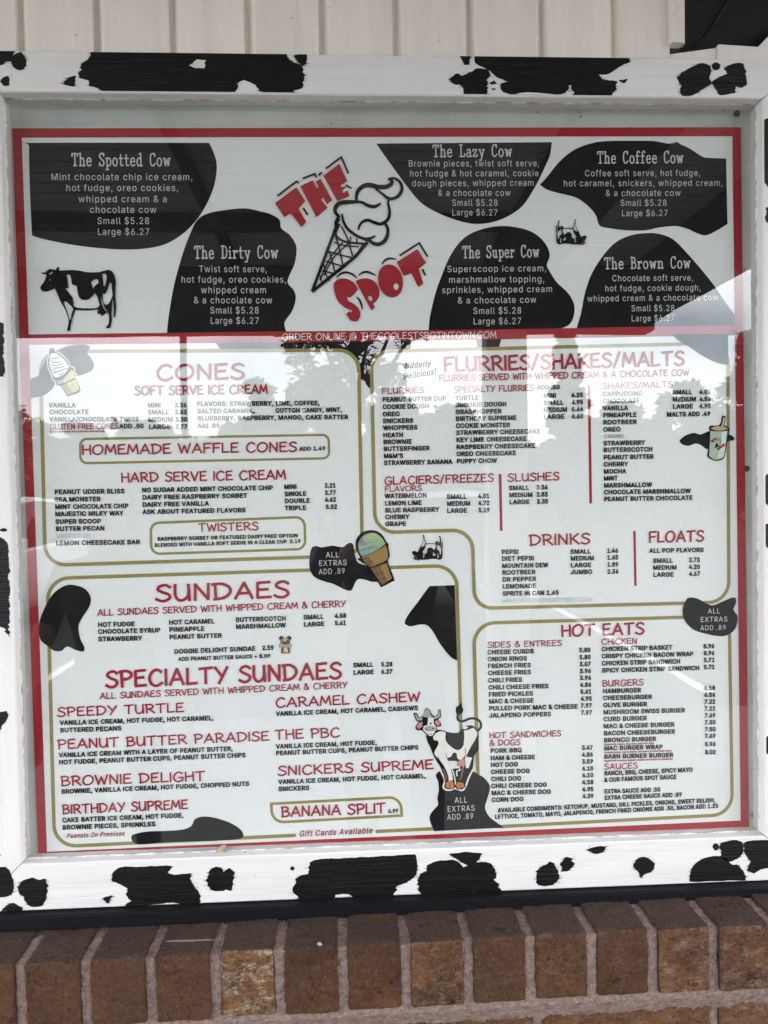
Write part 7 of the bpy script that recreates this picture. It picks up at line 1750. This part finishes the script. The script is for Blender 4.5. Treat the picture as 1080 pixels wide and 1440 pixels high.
def person(loc, label, hair, arms, hgt=1.0):
    t_ = empty('person', label, 'person', loc)
    t_.scale = (hgt,) * 3
    S3 = lambda L_: [(k, Vector(p), r) for k, p, r in L_]
    hands = []
    body = [S3([('pel', (0, 0, .94), .135), ('wai', (0, 0, 1.08), .125), ('che', (0, 0, 1.28), .145), ('nck', (0, .01, 1.43), .075), ('nk2', (0, .025, 1.50), .055), ('jaw', (0, .05, 1.57), .072), ('hed', (0, .035, 1.645), .092), ('top', (0, .03, 1.70), .062)])]
    for s_ in (-1, 1):
        nm = 'R' if s_ > 0 else 'L'
        body.append(S3([('pel', (0, 0, .94), .135), (nm + 'hip', (s_ * .10, 0, .86), .095), (nm + 'kne', (s_ * .11, .01, .48), .058), (nm + 'ank', (s_ * .115, -.02, .10), .040), (nm + 'toe', (s_ * .13, .10, .05), .038)]))
        el, wr, hd = arms[0 if s_ < 0 else 1]
        body.append(S3([('che', (0, 0, 1.28), .145), (nm + 'sho', (s_ * .185, 0, 1.36), .062), (nm + 'elb', el, .043), (nm + 'wri', wr, .029), (nm + 'plm', hd, .034)]))
        d_ = (Vector(hd) - Vector(wr)).normalized()
        sd_ = d_.cross(Vector((0, 1, 0))).normalized() if abs(d_.y) < .9 else Vector((1, 0, 0))
        for f in range(4):
            b_ = Vector(hd) + sd_ * (.027 - .018 * f)
            ln = (.075, .085, .08, .062)[f]
            body.append(S3([(nm + 'plm', hd, .034), (nm + 'f%d' % f, tuple(b_ + d_ * .03), .010), (nm + 'g%d' % f, tuple(b_ + d_ * (.03 + ln * .55) + Vector((0, .012, 0))), .009), (nm + 'h%d' % f, tuple(b_ + d_ * (.03 + ln * .9) + Vector((0, .035, 0))), .007)]))
        body.append(S3([(nm + 'plm', hd, .034), (nm + 't0', tuple(Vector(hd) + sd_ * .045), .011), (nm + 't1', tuple(Vector(hd) + sd_ * .062 + d_ * .03), .009)]))
    me = skin(body, 'pel')
    b_ = link('body', me, [M['skin'], M['shirt_dark'], M['jeans'], M['shoe']], t_)
    for p in me.polygons:
        c = p.center
        p.material_index = 3 if c.z < .09 else (2 if c.z < .96 and abs(c.x) < .27 and c.y < .25 else (1 if c.z < 1.44 and hypot(c.x, c.y) < .33 and (abs(c.x) < .24 or c.z > 1.18) else 0))
    m_ = MB()
    for i in range(9):
        for j in range(16):
            pass
    # hair cap
    vs, fs = [], []
    for i in range(9):
        th = pi * .56 * i / 8
        for j in range(20):
            ph = 2 * pi * j / 20
            k_ = 1.0
            front = max(0, sin(ph))
            z_ = cos(th * (1 - .38 * front))
            rr = sin(th * (1 - .38 * front))
            vs.append((.098 * rr * cos(ph), .03 + .112 * rr * sin(ph) * (1 if sin(ph) > 0 else 1.02), 1.655 + .108 * z_))
    for i in range(8):
        for j in range(20): fs.append((i * 20 + j, (i + 1) * 20 + j, (i + 1) * 20 + (j + 1) % 20, i * 20 + (j + 1) % 20))
    m_ = MB(); m_.add(vs, fs); m_.build('hair', M[hair], b_, smooth=True)
    for s_ in (-1, 1):
        m_ = MB(); m_.tube([(s_ * .032, .118, 1.645), (s_ * .032, .132, 1.645)], [.013, .006], 10); m_.build('eye', M['phone'], b_, smooth=True)
        m_ = MB(); m_.tube([(s_ * .094, .02, 1.60), (s_ * .104, .015, 1.635), (s_ * .100, .015, 1.66)], [.012, .02, .012], 8); m_.build('ear', M['skin'], b_, smooth=True)
    m_ = MB(); m_.tube([(0, .122, 1.65), (0, .145, 1.61), (0, .13, 1.598)], [.010, .017, .012], 8); m_.build('nose', M['skin'], b_, smooth=True)
    m_ = MB(); m_.tube([(-.026, .110, 1.572), (0, .122, 1.570), (.026, .110, 1.572)], [.004, .008, .004], 8); m_.build('mouth', M['moth_body'], b_, smooth=True)
    return t_
PXp, PYp = CW.x + .14, CW.y - .56
# arms are given in the person's own frame (z from the ground); the phone is at eye-of-camera height 1.5
person((PXp, PYp, GZ + .004), 'person in black shirt holding up a phone to photograph the board', 'hair_dark',
       [((-.27, .10, 1.14), (-.13, .30, 1.36), (-.085, .355, 1.42)), ((.25, .10, 1.14), (.10, .30, 1.36), (.045, .355, 1.42))], .985)
ph = empty('phone', 'black phone held upright in front of the menu board', 'phone', (CW.x, CW.y - .012, CW.z))
mb = MB(); mb.box((-.038, -.004, -.125), (.038, .004, .025)); mb.build('case', M['phone'], ph, bevel=.0035)
mb = MB(); mb.box((-.034, -.0052, -.120), (.034, -.0042, .020)); mb.build('screen', M['car_glass'], ph)
person((-.87, -1.75, GZ + .004), 'fair haired person in black shirt standing left with one hand raised', 'hair_fair',
       [((-.30, -.04, 1.08), (-.27, .10, .86), (-.26, .13, .78)), ((.28, .06, 1.10), (.30, .26, 1.28), (.31, .31, 1.34))], .905)
